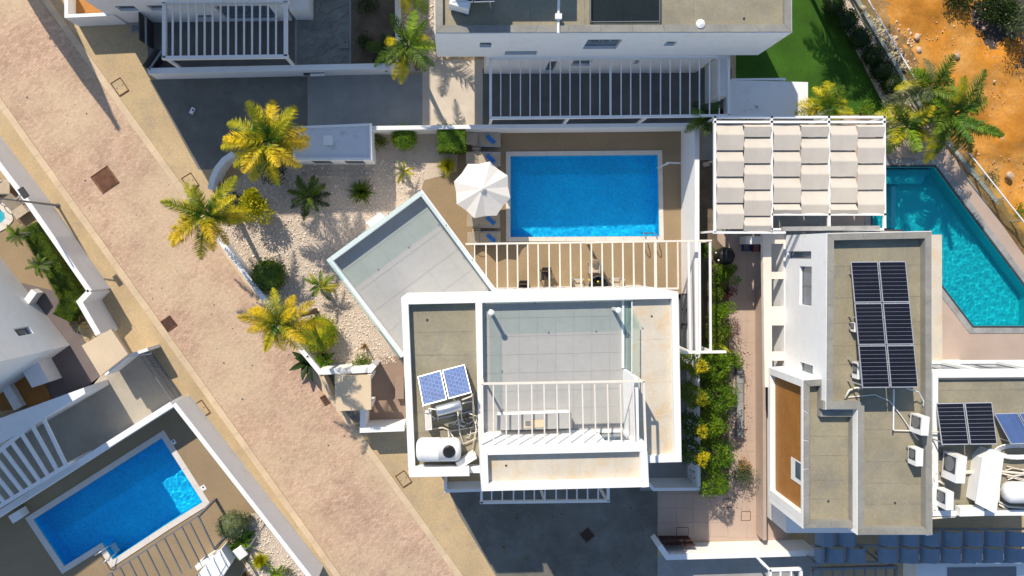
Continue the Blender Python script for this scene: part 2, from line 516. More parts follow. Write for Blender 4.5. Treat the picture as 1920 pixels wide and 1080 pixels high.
# ------------------------------------------------------------------ vegetation builders
def frond_mesh(name, mat, seed, arch=.5, leaf=.30, pairs=58, wid=.021, droop=.5):
    """feather frond of unit length along +x, arching down"""
    r = random.Random(seed)
    mb = MB()
    def rach(t):
        return Vector((t * (1 - .18 * arch * t), .03 * math.sin(3 * t + seed), -arch * t * t * .75 + .12 * t))
    pts = [rach(i / 8) for i in range(9)]
    mb.tube(pts, [.014 * (1 - .8 * i / 8) + .002 for i in range(9)], 4)
    for i in range(pairs):
        t = .12 + .88 * i / (pairs - 1)
        b = rach(t)
        d = (rach(min(1, t + .02)) - rach(t - .02)).normalized()
        l = leaf * (math.sin(math.pi * min(1, t * .86 + .13)) ** .6) * r.uniform(.8, 1.15)
        for sgn in (-1, 1):
            sw = r.uniform(.55, .95)
            out = (Vector((0, sgn, 0)) + d * sw + Vector((0, 0, r.uniform(-.55, .85)))).normalized()
            m = b + out * l * .55
            e = b + out * l + Vector((0, 0, -droop * l * r.uniform(.4, 1.4)))
            wv = d * wid * r.uniform(.8, 1.2)
            mb.add([b - wv * .4, b + wv * .4, m + wv * .5, m - wv * .5, e], [[0, 1, 2, 3], [3, 2, 4]])
    me = bpy.data.meshes.new(name)
    me.from_pydata(mb.v, [], mb.f)
    me.materials.append(mat)
    return me
FR = {}
def frond(mat, k, arch, leaf):
    key = (mat.name, k, arch, leaf)
    if key not in FR:
        FR[key] = frond_mesh('frond', mat, k * 7 + 3, arch, leaf)
    return FR[key]
def palm(label, px, py, h, r, n, mats, group=None, name='palm_tree', lean=(0, 0), seed=1, arch=(.5, .9), leaf=.30, el=(-.1, .9), az0=0, trunk_r=.11):
    """px,py: crown heart in the picture at height h"""
    rr = random.Random(seed)
    top = P(px, py, h)
    base = Vector((top.x + lean[0], top.y + lean[1], 0))
    t = T(name, label, 'palm', base, group)
    mid = base.lerp(top, .5) + Vector((lean[0] * -.12, lean[1] * -.12, 0))
    MB().tube([base, base.lerp(mid, .5), mid, mid.lerp(top, .6), top], [trunk_r * 1.35, trunk_r * 1.1, trunk_r, trunk_r * .95, trunk_r * .7], 9).build('trunk', BARK, t, True)
    for i in range(n):
        f = i / n
        mat = mats[int(rr.random() * len(mats)) % len(mats)]
        inner = i % 3 == 2
        a = frond(mat, rr.randrange(3), arch[0] if inner else arch[1], leaf)
        o = bpy.data.objects.new('frond', a)
        C.objects.link(o)
        o.parent = t
        o.location = top - base
        e = rr.uniform(.5, 1.0) if inner else rr.uniform(el[0], .45)
        e = max(el[0], min(el[1], e))
        o.rotation_euler = (rr.uniform(-.35, .35), -e, az0 + 2 * math.pi * f + rr.uniform(-.22, .22))
        s = r * rr.uniform(.82, 1.15)
        o.scale = (s, s * 1.05, s)
    return t
def leaves(mb, c, out, size, r, asp=.5):
    d = Vector((r.gauss(0, 1), r.gauss(0, 1), r.gauss(0, .8)))
    d = (d + out * .9).normalized()
    w = d.cross(Vector((r.gauss(0, 1), r.gauss(0, 1), r.gauss(0, 1))))
    if w.length < .05: return
    w.normalize()
    s = size * r.uniform(.6, 1.3)
    mb.add([c, c + d * s * .5 + w * s * asp * .5, c + d * s, c + d * s * .5 - w * s * asp * .5], [[0, 1, 2, 3]])
def shrub(label, px, py, h, rx, mat, n=1400, size=.09, cat='shrub', name='shrub', ry=None, seed=1, core=None, group=None, clumps=9, boxy=False, zr=None, shell=.55, asp=.5, inner=.0):
    """px,py: centre of the crown in the picture at half its height"""
    r = random.Random(seed)
    ry = ry or rx
    c = P(px, py, h * .5)
    t = T(name, label, cat, (c.x, c.y, 0), group)
    zr = zr or h * .5
    f = MB()
    cl = [(Vector((r.uniform(-.55, .55), r.uniform(-.55, .55), r.uniform(-.2, .55))), r.uniform(.35, .55)) for _ in range(clumps)]
    for i in range(n):
        if boxy:
            q = Vector((r.uniform(-1, 1), r.uniform(-1, 1), r.uniform(-1, 1)))
            k = r.choice((0, 1, 2, 2))
            if r.random() < .8: q[k] = math.copysign(r.uniform(.86, 1.03), q[k] if k < 2 else 1)
            o = q.normalized()
        else:
            cc, cr = cl[r.randrange(clumps)]
            if inner and r.random() < .8: cc, cr = Vector((0, 0, 0)), .96
            o = Vector((r.gauss(0, 1), r.gauss(0, 1), r.gauss(0, 1) + .25)).normalized()
            q = cc + o * cr * r.uniform(max(shell, .82 if inner else 0), 1.05) * (1 + .07 * math.sin(o.x * 7 + seed) * math.sin(o.y * 8 + o.z * 5))
        p = c + Vector((q.x * rx, q.y * ry, q.z * zr))
        if p.z < .02: p.z = r.uniform(.02, .1)
        leaves(f, p, o, size, r, asp)
    f.build('foliage', mat, t)
    if inner:
        m = MB()
        if boxy:
            m.prism([(c.x - rx * inner, c.y - ry * inner), (c.x + rx * inner, c.y - ry * inner), (c.x + rx * inner, c.y + ry * inner), (c.x - rx * inner, c.y + ry * inner)], .1, c.z + zr * inner)
        else:
            k = [(math.sin(math.pi * i / 8) * rx * inner, c.z * .0 - math.cos(math.pi * i / 8) * zr * inner) for i in range(9)]
            m.lathe(c, k, 14)
        m.build('inner_foliage', mat, t)
    s = MB()
    for i in range(6):
        a = i * 1.05 + r.random()
        e = c + Vector((math.cos(a) * rx * .5, math.sin(a) * ry * .5, zr * r.uniform(0, .5)))
        s.tube([(c.x + math.cos(a) * .04, c.y + math.sin(a) * .04, 0), ((c.x + e.x) / 2 + .03, (c.y + e.y) / 2, e.z * .5), e], [.035, .022, .01], 5)
    s.build('stem', BARK, t)
    return t
def tussock(label, px, py, r_, mat, n=150, w=.03, hgt=.7, cat='grass clump', name='grass_clump', seed=1, group=None, seg=4, spread=1.0):
    r = random.Random(seed)
    b = P(px, py, .15); b.z = 0
    t = T(name, label, cat, b, group)
    mb = MB()
    for i in range(n):
        a = r.uniform(0, 6.283)
        l = r_ * r.uniform(.55, 1.1)
        up = hgt * r.uniform(.5, 1.1)
        k = r.uniform(.15, 1) * spread
        dr = Vector((math.cos(a), math.sin(a), 0))
        sd = Vector((-dr.y, dr.x, 0)) * w * r.uniform(.7, 1.3)
        st = b + dr * r.uniform(0, .12 * r_)
        vs, fs = [], []
        for s in range(seg + 1):
            q = s / seg
            p = st + dr * l * k * q ** 1.15 + Vector((0, 0, up * (q * 1.9 - k * 1.5 * q * q) * (1.05 - .3 * k)))
            p.z = max(p.z, .02)
            ww = sd * (1 - q ** 2 * .95)
            vs += [p - ww, p + ww]
        for s in range(seg):
            fs.append([2 * s, 2 * s + 1, 2 * s + 3, 2 * s + 2])
        mb.add(vs, fs)
    mb.build('foliage', mat, t)
    MB().lathe((b.x, b.y, 0), [(.12 * r_ + .03, 0), (.1 * r_ + .02, .1), (.03, .16)], 8).build('root_crown', BARK, t)
    return t
def broadleaf(label, px, py, r_, mat, n=14, w=.14, hgt=.9, cat='plant', name='broadleaf_plant', seed=1, group=None, z=0.0, el=(.25, 1.1)):
    """every large leaf is a part"""
    r = random.Random(seed)
    b = P(px, py, z)
    t = T(name, label, cat, b, group)
    cache = []
    for k in range(3):
        mb = MB()
        vs, fs = [], []
        sg = 6
        for s in range(sg + 1):
            q = s / sg
            ww = w * math.sin(math.pi * (q * .92 + .06)) ** .7
            zz = .25 * q - (.35 + .15 * k) * q * q
            vs += [(q, -ww, zz + .25 * ww), (q, 0, zz), (q, ww, zz + .25 * ww)]
        for s in range(sg):
            a = 3 * s
            fs += [[a, a + 1, a + 4, a + 3], [a + 1, a + 2, a + 5, a + 4]]
        me = bpy.data.meshes.new('leaf')
        me.from_pydata(vs, [], fs)
        me.materials.append(mat)
        cache.append(me)
    for i in range(n):
        o = bpy.data.objects.new('leaf', cache[i % 3])
        C.objects.link(o)
        o.parent = t
        o.location = (0, 0, .05 + hgt * .5 * r.random())
        o.rotation_euler = (r.uniform(-.4, .4), -r.uniform(*el), i * 2.4 + r.uniform(-.3, .3))
        s = r_ * r.uniform(.7, 1.15)
        o.scale = (s, s, s)
    MB().tube([b, b + Vector((.02, .03, hgt * .5 + .1))], [.06, .04], 7).build('stem', BARK, t)
    return t
def column_shrub(label, px, py, h, r_, mat, tip=None, n=900, size=.1, name='columnar_shrub', cat='shrub', group=None, seed=1, inner=False):
    """px,py: the tip in the picture at height h; stands straight below it"""
    r = random.Random(seed)
    top = P(px, py, h)
    t = T(name, label, cat, (top.x, top.y, 0), group)
    f, y = MB(), MB()
    for i in range(n):
        q = r.random() ** .8
        a = r.uniform(0, 6.283)
        bul = 1 + .25 * math.sin(a * 3 + q * 9 + seed) + .15 * math.sin(q * 23 + a)
        rad = r_ * ((1 - q) if inner else 1) * (math.sin(math.pi * min(1, q * .82 + .16)) ** .55) * bul * r.uniform(.6, 1.05)
        o = Vector((math.cos(a), math.sin(a), .7))
        p = Vector((top.x + math.cos(a) * rad, top.y + math.sin(a) * rad, .12 + (h - .12) * q))
        leaves(y if (tip is not None and q > .87) else f, p, o.normalized(), size, r, .45)
    f.build('foliage', mat, t)
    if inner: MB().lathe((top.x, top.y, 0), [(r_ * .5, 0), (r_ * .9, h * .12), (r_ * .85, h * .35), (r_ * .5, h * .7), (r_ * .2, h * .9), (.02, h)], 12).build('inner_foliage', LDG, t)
    if tip is not None: y.build('sunlit_tip_foliage', tip, t)  # sunlit top painted with yellower leaves
    MB().tube([(top.x, top.y, 0), (top.x, top.y, h * .85)], [.06, .015], 6).build('stem', BARK, t)
    return t
# ------------------------------------------------------------------ ground, road, pools (holes in the ground sheet)
POOL_A = PP([(957, 293), (1233, 290.5), (1236, 443), (957, 444.5)])
POOL_L = PP([(304, 821), (380.5, 941), (311, 984), (212.5, 1049), (191.5, 1017), (121, 1061), (63, 974)])
POOL_T = PP([(1635, 313), (1752, 313), (1838, 428), (1932, 553), (1932, 611), (1824, 611), (1772, 543), (1690, 430), (1635, 430)])
POOL_W = PP([(-60, 366), (-14, 378), (9, 400), (11, 409), (4, 417), (-14, 427), (-60, 450)])
def holed_sheet(name, outer, holes, z, mat, kind='structure'):
    bm = bmesh.new()
    es = []
    for loop in [outer] + holes:
        vs = [bm.verts.new((p[0], p[1], z)) for p in loop]
        es += [bm.edges.new((vs[i], vs[(i + 1) % len(vs)])) for i in range(len(vs))]
    bmesh.ops.triangle_fill(bm, use_beauty=True, use_dissolve=False, edges=es)
    for f in bm.faces:
        if f.normal.z < 0: f.normal_flip()
    me = bpy.data.meshes.new(name)
    bm.to_mesh(me); bm.free()
    me.materials.append(mat)
    o = bpy.data.objects.new(name, me)
    C.objects.link(o)
    ORG[o.name] = Vector((0, 0, 0))
    if kind: o['kind'] = kind
    return o
G = 400
holed_sheet('ground', [(-G, -G), (G, -G), (G, G), (-G, G)], [POOL_A, POOL_L, POOL_T, POOL_W], 0, CONC)
def inside(q, x, y):
    c = False
    for i in range(len(q)):
        a, b = q[i], q[i - 1]
        if (a.y > y) != (b.y > y) and x < (b.x - a.x) * (y - a.y) / (b.y - a.y) + a.x: c = not c
    return c
def grid_water(p, z, parent, st=.06):
    from mathutils import noise as NZ
    q = offs(p, -.10)
    x0, x1 = min(k.x for k in q), max(k.x for k in q)
    y0, y1 = min(k.y for k in q), max(k.y for k in q)
    nx, ny = int((x1 - x0) / st) + 1, int((y1 - y0) / st) + 1
    idx, vs, fs = {}, [], []
    def vid(i, j):
        if (i, j) not in idx:
            x, y = x0 + i * st, y0 + j * st
            h = .012 * NZ.noise(Vector((x * 2.6, y * 2.6, 0))) + .005 * NZ.noise(Vector((x * 6.5, y * 6.5, 4)))
            idx[(i, j)] = len(vs)
            vs.append(Vector((x, y, z + h)))
        return idx[(i, j)]
    for i in range(nx):
        for j in range(ny):
            if inside(q, x0 + (i + .5) * st, y0 + (j + .5) * st):
                fs.append([vid(i, j), vid(i + 1, j), vid(i + 1, j + 1), vid(i, j + 1)])
    m = MB(); m.v, m.f = vs, fs
    o = m.build('water', WATER, parent, True)
    o.cycles.is_caustics_caster = True
    return o
def pool(label, poly, depth, tile, coping_w, cmat, water_z=-.12, piece=1.0, steps=()):
    p = [Vector((q.x, q.y)) for q in poly]
    if area2(p) < 0: p = p[::-1]
    c = sum(p, Vector((0, 0))) / len(p)
    t = T('swimming_pool', label, 'pool', (c.x, c.y, 0))
    ins = offs(p, .01)
    n = len(p)
    MB().sheet(ins, -depth).build('pool_floor', tile, t)
    w = MB()
    for i in range(n):
        a, b = ins[i], ins[(i + 1) % n]
        w.add([(a.x, a.y, -depth), (b.x, b.y, -depth), (b.x, b.y, -.01), (a.x, a.y, -.01)], [[3, 2, 1, 0]])
    w.build('pool_side', tile, t)
    out = offs(p, -coping_w)
    for i in range(n):
        j = (i + 1) % n
        L = (p[j] - p[i]).length
        m = max(1, round(L / piece))
        for k in range(m):
            g = .004
            f0, f1 = k / m + g / L, (k + 1) / m - g / L
            q = [p[i].lerp(p[j], f0), p[i].lerp(p[j], f1), out[i].lerp(out[j], f1), out[i].lerp(out[j], f0)]
            MB().prism(q, .002, .045 + rnd.uniform(0, .004)).build('coping_stone', cmat, t)
    grid_water(p, water_z, t)
    for o in t.children:
        if o.name.split('.')[0] in ('pool_floor', 'pool_side'): o.cycles.is_caustics_receiver = True
    return t
pool('rectangular blue swimming pool on the beige deck beside the white parasol', POOL_A, 1.1, POOLB, .24, COPING)
pool('blue swimming pool with a notched corner in the lower left garden', POOL_L, 1.35, POOLB, .30, COPING)
POOLTT = pool('turquoise swimming pool with slanted sides beside the fabric pergola', POOL_T, 1.2, POOLT, .42, COPEST, piece=.6)
pool('tip of a pale turquoise pool at the left edge beside a sun lounger', POOL_W, .6, POOLC, .35, COPING)
ch = [k for k in offs([Vector((q.x, q.y)) for q in (POOL_T if area2(POOL_T) > 0 else POOL_T[::-1])], -.09)]
ci = offs(POOL_T if area2(POOL_T) > 0 else POOL_T[::-1], .0)
for i in range(len(ch)):
    j = (i + 1) % len(ch)
    MB().prism([ci[i], ci[j], ch[j], ch[i]], .05, .058 + .001 * i).build('overflow_channel', IRON, POOLTT)
# step and bench inside the turquoise pool
b = MB()
b.prism(PP([(1640, 345), (1728, 345), (1733, 332), (1748, 318), (1640, 318)], -.5), -1.19, -.62)
b.build('pool_step', POOLT, POOLTT)
for _o in POOLTT.children:
    if 'step' in _o.name: _o.cycles.is_caustics_receiver = True
b = MB().prism(PP([(1668, 350), (1676, 350), (1676, 428), (1668, 428)], -.5), -1.19, -.45)
b.build('pool_step', POOLC, POOLTT)
def sheet(name, pts, z, mat, kind='structure'):
    o = MB().sheet(PP(pts, z), z).build(name, mat)
    o['kind'] = kind
    return o
# road band and its kerbs
def on(line, y):
    (x0, y0), (x1, y1) = line
    return x0 + (y - y0) / (y1 - y0) * (x1 - x0)
RL = [(-2, 178), (642, 1082)]
RR = [(78, 0), (857, 1083)]
ext = lambda l, y: (on(l, y), y)
sheet('road', [ext(RL, -260), ext(RR, -260), ext(RR, 1340), ext(RL, 1340)], .004, ROADM)
def kerb(line, off, name):
    k = T(name, None, None, P(*ext(line, 540)))
    k['kind'] = 'structure'
    ys = [-60 + i * 29 for i in range(42)]
    for a, b in zip(ys, ys[1:]):
        q = PP([ext(line, a + .12), ext(line, b - .12)])
        d = (q[1] - q[0]).normalized()
        nn = Vector((-d.y, d.x, 0)) * off
        MB().prism([q[0], q[1], q[1] + nn, q[0] + nn], .002, .05 + rnd.uniform(0, .006)).build('kerb_stone', KERBM, k)
kerb(RL, -.33, 'left_kerb')
kerb(RR, .33, 'right_kerb')
# driveways, decks, paths
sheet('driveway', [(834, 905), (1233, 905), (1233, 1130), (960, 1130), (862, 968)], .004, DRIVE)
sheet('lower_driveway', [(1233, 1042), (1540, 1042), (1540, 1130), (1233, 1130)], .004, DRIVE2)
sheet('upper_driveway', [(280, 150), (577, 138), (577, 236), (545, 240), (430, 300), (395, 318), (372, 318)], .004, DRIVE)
sheet('upper_parking', [(578, 138), (792, 138), (792, 238), (578, 238)], .004, DRIVE2)  # greyer than the sunlit patch beside it, shade put into the colour
sheet('sunlit_patch', [(792, 112), (915, 112), (915, 238), (792, 238)], .004, PALE)  # patch of sun painted as its own pale sheet
holed_sheet('pool_deck', PP([(862, 240), (1296, 236), (1300, 560), (900, 560), (780, 390), (795, 338), (856, 322)]), [offs(POOL_A, -.05)] if area2(POOL_A) > 0 else [offs(POOL_A[::-1], -.05)], .006, DECK)
sheet('gravel_garden', [(452, 330), (520, 246), (700, 240), (880, 240), (872, 330), (800, 350), (900, 560), (800, 700), (610, 700), (505, 575), (408, 452), (405, 370)], .004, GRAV)
sheet('entry_path', [(684, 668), (770, 668), (770, 800), (684, 800)], .008, BROWNP)
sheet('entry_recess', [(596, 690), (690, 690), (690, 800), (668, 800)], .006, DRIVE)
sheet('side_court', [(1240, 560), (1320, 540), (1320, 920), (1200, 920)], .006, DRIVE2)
sheet('planting_strip', [(1308, 300), (1345, 300), (1345, 450), (1372, 480), (1376, 900), (1352, 940), (1310, 940)], .012, SOIL)
sheet('terrace_under_frame', [(905, 128), (1372, 128), (1372, 236), (905, 236)], .008, DKTILE)
sheet('lawn', [(1380, -60), (1545, -60), (1682, 215), (1380, 215)], .006, LAWN)
sheet('gravel_strip', [(1525, -60), (1570, -60), (1735, 222), (1670, 222)], .010, GRAV)
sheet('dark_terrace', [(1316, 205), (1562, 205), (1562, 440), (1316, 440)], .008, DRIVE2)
# orange dirt plot: a heightfield
def dirt():
    mb = MB()
    q = PP([(1572, -90), (2150, -90), (2150, 560), (1930, 470)])
    nx, ny = 90, 90
    pts = {}
    lo = [(1560, -90), (1690, 130), (1745, 240), (1800, 310), (1935, 500), (1990, 570)]
    def left(y):
        for (x0, y0), (x1, y1) in zip(lo, lo[1:]):
            if y <= y1: return x0 + (y - y0) / (y1 - y0) * (x1 - x0)
        return lo[-1][0]
    from mathutils import noise as NZ
    vs = []
    for j in range(ny + 1):
        y = -90 + 660 * j / ny
        for i in range(nx + 1):
            x0 = left(y)
            x = x0 + (2200 - x0) * (i / nx) ** 1.25
            p = P(x, y)
            h = NZ.fractal(Vector((p.x * .35, p.y * .35, 0)), 1.0, 2.0, 5) * .30 + NZ.noise(Vector((p.x * 2.2, p.y * 2.2, 3))) * .06
            e = min(1, i / 6)
            vs.append((p.x, p.y, .03 + max(-.02, h + .15) * e))
    fs = []
    for j in range(ny):
        for i in range(nx):
            a = j * (nx + 1) + i
            fs.append([a, a + nx + 1, a + nx + 2, a + 1])
    o = MB().add(vs, fs).build('dirt_plot', DIRT, None, True)
    o['kind'] = 'structure'
    o.data.materials.append(SCRUB); o.data.materials.append(BDIRT)
    c0, c1, c2 = P(1878, 20), P(1930, 90), P(1600, 60)
    for k, f in enumerate(o.data.polygons):
        j, i = divmod(k, nx)
        p = vs[fs[k][0]]
        w = NZ.noise(Vector((p[0] * .9, p[1] * .9, 7))) * .9 + NZ.noise(Vector((p[0] * 3, p[1] * 3, 9))) * .5
        if math.hypot(p[0] - c0.x, p[1] - c0.y) < 1.7 + w or math.hypot(p[0] - c1.x, p[1] - c1.y) < 1.1 + w: f.material_index = 1
        elif i < 9 + w * 7: f.material_index = 2
dirt()
tw = PP([(1560, 224), (1740, 224), (1795, 290), (1960, 505), (1990, 600), (1990, 690), (1560, 690)])
holed_sheet('pool_walkway', tw, [offs(POOL_T, -.3) if area2(POOL_T) > 0 else offs(POOL_T[::-1], -.3)], .012, PINK)
sheet('pink_path', [(1345, 437), (1476, 437), (1480, 1014), (1233, 1014), (1233, 922), (1320, 922), (1348, 700)], .010, PINK)
# left gardens
holed_sheet('left_garden', PP([(-140, 330), (30, 345), (170, 560), (120, 640), (-20, 490), (-140, 490)]), [offs(POOL_W, -.05) if area2(POOL_W) > 0 else offs(POOL_W[::-1], -.05)], .004, DECK)
sheet('taupe_path', [(60, 700), (40, 530), (100, 545), (160, 640), (200, 690), (160, 740), (80, 770)], .006, TAUPE)
sheet('left_parking', [(150, 735), (200, 695), (280, 655), (345, 752), (250, 815), (-60, 990), (-60, 800)], .006, DRIVE3)
holed_sheet('left_pool_deck', PP([(335, 762), (600, 1085), (640, 1160), (-60, 1160), (-60, 985)]), [offs(POOL_L, -.05) if area2(POOL_L) > 0 else offs(POOL_L[::-1], -.05)], .007, DECK)
sheet('left_gravel_bed', [(452, 965), (480, 962), (590, 1100), (440, 1100), (470, 1040)], .011, GRAV)
# crazy paving in the top garden and its soil bed
sheet('paving_bed', [(553, -20), (658, -20), (658, 128), (553, 128)], .004, GROUT)
sheet('soil_bed', [(658, -20), (748, -20), (748, 128), (658, 128)], .006, SOIL)
sheet('upper_terrace', [(274, 36), (553, 36), (553, 140), (279, 140)], .006, DKTILE)
sheet('side_gravel', [(745, -60), (825, -60), (825, 112), (790, 135), (745, 135)], .007, GRAV)
def clip_half(poly, p, n):
    out = []
    for i in range(len(poly)):
        a, b = poly[i], poly[(i + 1) % len(poly)]
        da, db = (a - p).dot(n), (b - p).dot(n)
        if da <= 0: out.append(a)
        if da * db < 0: out.append(a + (b - a) * (da / (da - db)))
    return out
def crazy(owner, quad, size, z0, z1, mat, seed):
    r = random.Random(seed)
    q = [Vector((k.x, k.y)) for k in quad]
    x0, x1 = min(k.x for k in q), max(k.x for k in q)
    y0, y1 = min(k.y for k in q), max(k.y for k in q)
    pts = []
    nx, ny = int((x1 - x0) / size), int((y1 - y0) / size)
    for i in range(nx + 1):
        for j in range(ny + 1):
            pts.append(Vector((x0 + (i + r.uniform(.05, .95)) * size, y0 + (j + r.uniform(.05, .95)) * size)))
    for a in pts:
        cell = q if area2(q) > 0 else q[::-1]
        for b in pts:
            if b is a or (b - a).length > size * 3.2: continue
            m, n = (a + b) / 2, (b - a).normalized()
            cell = clip_half(cell, m - n * .018, n)
            if len(cell) < 3: break
        if len(cell) >= 3 and abs(area2(cell)) > .02:
            MB().prism(cell, z0, z1 + r.uniform(0, .015)).build('paving_stone', mat, owner)
cz = T('stone_paving', None, None, P(600, 60)); cz['kind'] = 'structure'
crazy(cz, PP([(557, -18), (655, -18), (655, 124), (557, 124)]), .48, .002, .03, STONEM, 4)
# square pavers before the white utility room
sp = T('paver_strip', None, None, P(632, 319)); sp['kind'] = 'structure'
for i in range(10):
    for j in range(2):
        x, y = 565 + i * 13.6, 309 + j * 11
        MB().prism(PP([(x + .4, y + .4), (x + 13.1, y + .4), (x + 13.1, y + 10.6), (x + .4, y + 10.6)]), .003, .03 + rnd.uniform(0, .01)).build('paver', SLABM, sp)
# pale slabs of the pink path and tiles of the court
pt = T('path_tiles', None, None, P(1400, 700)); pt['kind'] = 'structure'
for (x0, x1, y0, y1, nx, ny) in [(1366, 1434, 440, 1008, 2, 14), (1236, 1364, 926, 1006, 4, 3)]:
    for i in range(nx):
        for j in range(ny):
            a, b_ = x0 + (x1 - x0) * i / nx, x0 + (x1 - x0) * (i + 1) / nx
            c, d = y0 + (y1 - y0) * j / ny, y0 + (y1 - y0) * (j + 1) / ny
            MB().prism(PP([(a + .15, c + .15), (b_ - .15, c + .15), (b_ - .15, d - .15), (a + .15, d - .15)]), .011, .03 + rnd.uniform(0, .004)).build('paving_slab', PINK, pt)
# loose pebbles lying on the gravel
def scatter(name, poly, n, s0, s1, mat, z, seed):
    r = random.Random(seed)
    q = [Vector((k.x, k.y)) for k in poly]
    x0, x1 = min(k.x for k in q), max(k.x for k in q)
    y0, y1 = min(k.y for k in q), max(k.y for k in q)
    def ins(p):
        c = False
        for i in range(len(q)):
            a, b = q[i], q[i - 1]
            if (a.y > p.y) != (b.y > p.y) and p.x < (b.x - a.x) * (p.y - a.y) / (b.y - a.y) + a.x: c = not c
        return c
    mb = MB()
    vs, fs = [], []
    k = 0
    while k < n:
        p = Vector((r.uniform(x0, x1), r.uniform(y0, y1)))
        if not ins(p): continue
        s = r.uniform(s0, s1) * (1 + (r.random() ** 8) * 1.5)
        o = len(vs)
        a = r.uniform(0, 6.28)
        for m in range(4):
            rr = s * r.uniform(.7, 1.2)
            vs.append(Vector((p.x + math.cos(a + m * 1.57) * rr, p.y + math.sin(a + m * 1.57) * rr, z + s * .2)))
        vs.append(Vector((p.x + r.uniform(-.3, .3) * s, p.y + r.uniform(-.3, .3) * s, z + s * r.uniform(.7, 1.1))))
        fs += [[o, o + 1, o + 4], [o + 1, o + 2, o + 4], [o + 2, o + 3, o + 4], [o + 3, o, o + 4]]
        k += 1
    mb.v, mb.f = vs, fs
    o = mb.build(name, mat)
    o['kind'] = 'stuff'
    return o
scatter('garden_pebbles', PP([(458, 335), (545, 300), (700, 300), (800, 300), (790, 345), (620, 490), (745, 680), (640, 692), (515, 575), (415, 450), (410, 380)]), 16000, .018, .04, PEBB, .004, 5)
scatter('side_pebbles', PP([(752, -30), (815, -30), (822, 112), (790, 132), (752, 132)]), 2500, .02, .045, PEBB, .006, 6)
scatter('strip_pebbles', PP([(1530, -40), (1566, -40), (1725, 220), (1675, 220)]), 2500, .02, .05, PEBB, .008, 7)
scatter('bed_pebbles', PP([(455, 968), (482, 966), (585, 1095), (445, 1095), (470, 1040)]), 1500, .02, .045, PEBB, .011, 8)
scatter('dirt_rubble', PP([(1620, 30), (1690, 40), (1725, 110), (1715, 140), (1680, 130)]), 900, .03, .10, ROCK, .16, 9)
scatter('dirt_stones', PP([(1590, -50), (2000, -50), (2000, 430), (1800, 300), (1720, 150)]), 900, .015, .05, ROCK, .15, 10)
# manholes, drains
def cover(label, px, py, w, d, ang, mat, name='manhole_cover', bars=0, z=.006):
    c = P(px, py)
    t = T(name, label, 'manhole' if not bars else 'drain', c)
    R = Matrix.Rotation(ang, 3, 'Z')
    def pt(x, y): return c + R @ Vector((x, y, 0))
    k = .05
    for a, b, e, f in [(-w, -d, w, -d), (w, -d, w, d), (w, d, -w, d), (-w, d, -w, -d)]:
        MB().bar(pt(a / 2, b / 2) + Vector((0, 0, .02)), pt(e / 2, f / 2) + Vector((0, 0, .02)), k * .7, .03).build('frame', RUST, t)
    if bars:
        MB().prism([pt(-w / 2 + .03, -d / 2 + .03), pt(w / 2 - .03, -d / 2 + .03), pt(w / 2 - .03, d / 2 - .03), pt(-w / 2 + .03, d / 2 - .03)], .002, .012).build('drain_pit', IRON, t)
        for i in range(bars):
            y = -d / 2 + d * (i + .5) / bars
            MB().bar(pt(-w / 2 + .03, y) + Vector((0, 0, .022)), pt(w / 2 - .03, y) + Vector((0, 0, .022)), d / bars * .5, .02).build('grate_bar', RUST, t)
    else:
        MB().prism([pt(-w / 2 + .04, -d / 2 + .04), pt(w / 2 - .04, -d / 2 + .04), pt(w / 2 - .04, d / 2 - .04), pt(-w / 2 + .04, d / 2 - .04)], .003, .024).build('lid', mat, t)
        for q in ((-.3, 0), (.3, 0)):
            MB().lathe(pt(q[0] * w, q[1]) + Vector((0, 0, .022)), [(.03, 0), (.03, .006)], 8).build('lift_hole', IRON, t)
    return t
cover('large square rusty iron cover in the middle of the paved road', 197, 337, 1.0, 1.0, math.radians(35), RUST)
cover('rusty iron road drain with bars by the left kerb', 316, 607, .62, .62, math.radians(35), RUST, 'road_drain', 6)
cover('small rusty road drain by the right kerb near the beige gate roof', 610, 750, .34, .5, math.radians(30), RUST, 'road_drain', 4)
cover('concrete manhole lid with dark rim on the upper right sidewalk', 225, 163, .55, .75, math.radians(33), CONC)
cover('concrete manhole lid half hidden by yellow palm on sidewalk', 357, 341, .55, .75, math.radians(33), CONC)
cover('concrete manhole lid with rusty rim on the left sidewalk', 378, 767, .55, .8, math.radians(33), CONC)
cover('concrete manhole lid on the sidewalk below the white villa corner', 757, 898, .55, .75, math.radians(33), CONC)
cover('dark iron drain cover in the shaded south driveway', 1101, 1003, .58, .58, math.radians(38), DWOOD)
cover('square paved lid nearest the dark wooden gate', 1279, 997, .66, .5, 0, PINK)
cover('square paved lid beside the lowest column shrub on pink path', 1364, 943, .52, .5, 0, PINK)
cover('square paved lid below the orange flowering bush on pink path', 1398, 967, .52, .52, 0, PINK)
def small_box(label, px, py, w, d, h, mat, ang=0, name='floor_box', cat='box'):
    c = P(px, py)
    t = T(name, label, cat, c)
    R = Matrix.Rotation(ang, 3, 'Z')
    q = [c + R @ Vector(k) for k in ((-w / 2, -d / 2, 0), (w / 2, -d / 2, 0), (w / 2, d / 2, 0), (-w / 2, d / 2, 0))]
    MB().prism(q, 0, h).build('body', mat, t)
    i = [c + (k - c) * .6 for k in q]
    MB().prism(i, h, h + .012).build('lid', mat, t)
    MB().lathe(c + R @ Vector((w * .12, d * .15, h + .012)), [(.05, 0), (.05, .008)], 10).build('eye', IRON, t)
    return t
small_box('small white drain box on the shaded upper driveway', 361, 208, .2, .34, .06, PLAST, -.5)
small_box('white skimmer lid on deck by the upper pool corner', 325, 829, .26, .26, .03, PLAST, .5, 'skimmer_lid', 'lid')
small_box('white skimmer lid on deck by the lit pool corner', 381, 915, .28, .28, .03, PLAST, .5, 'skimmer_lid', 'lid')
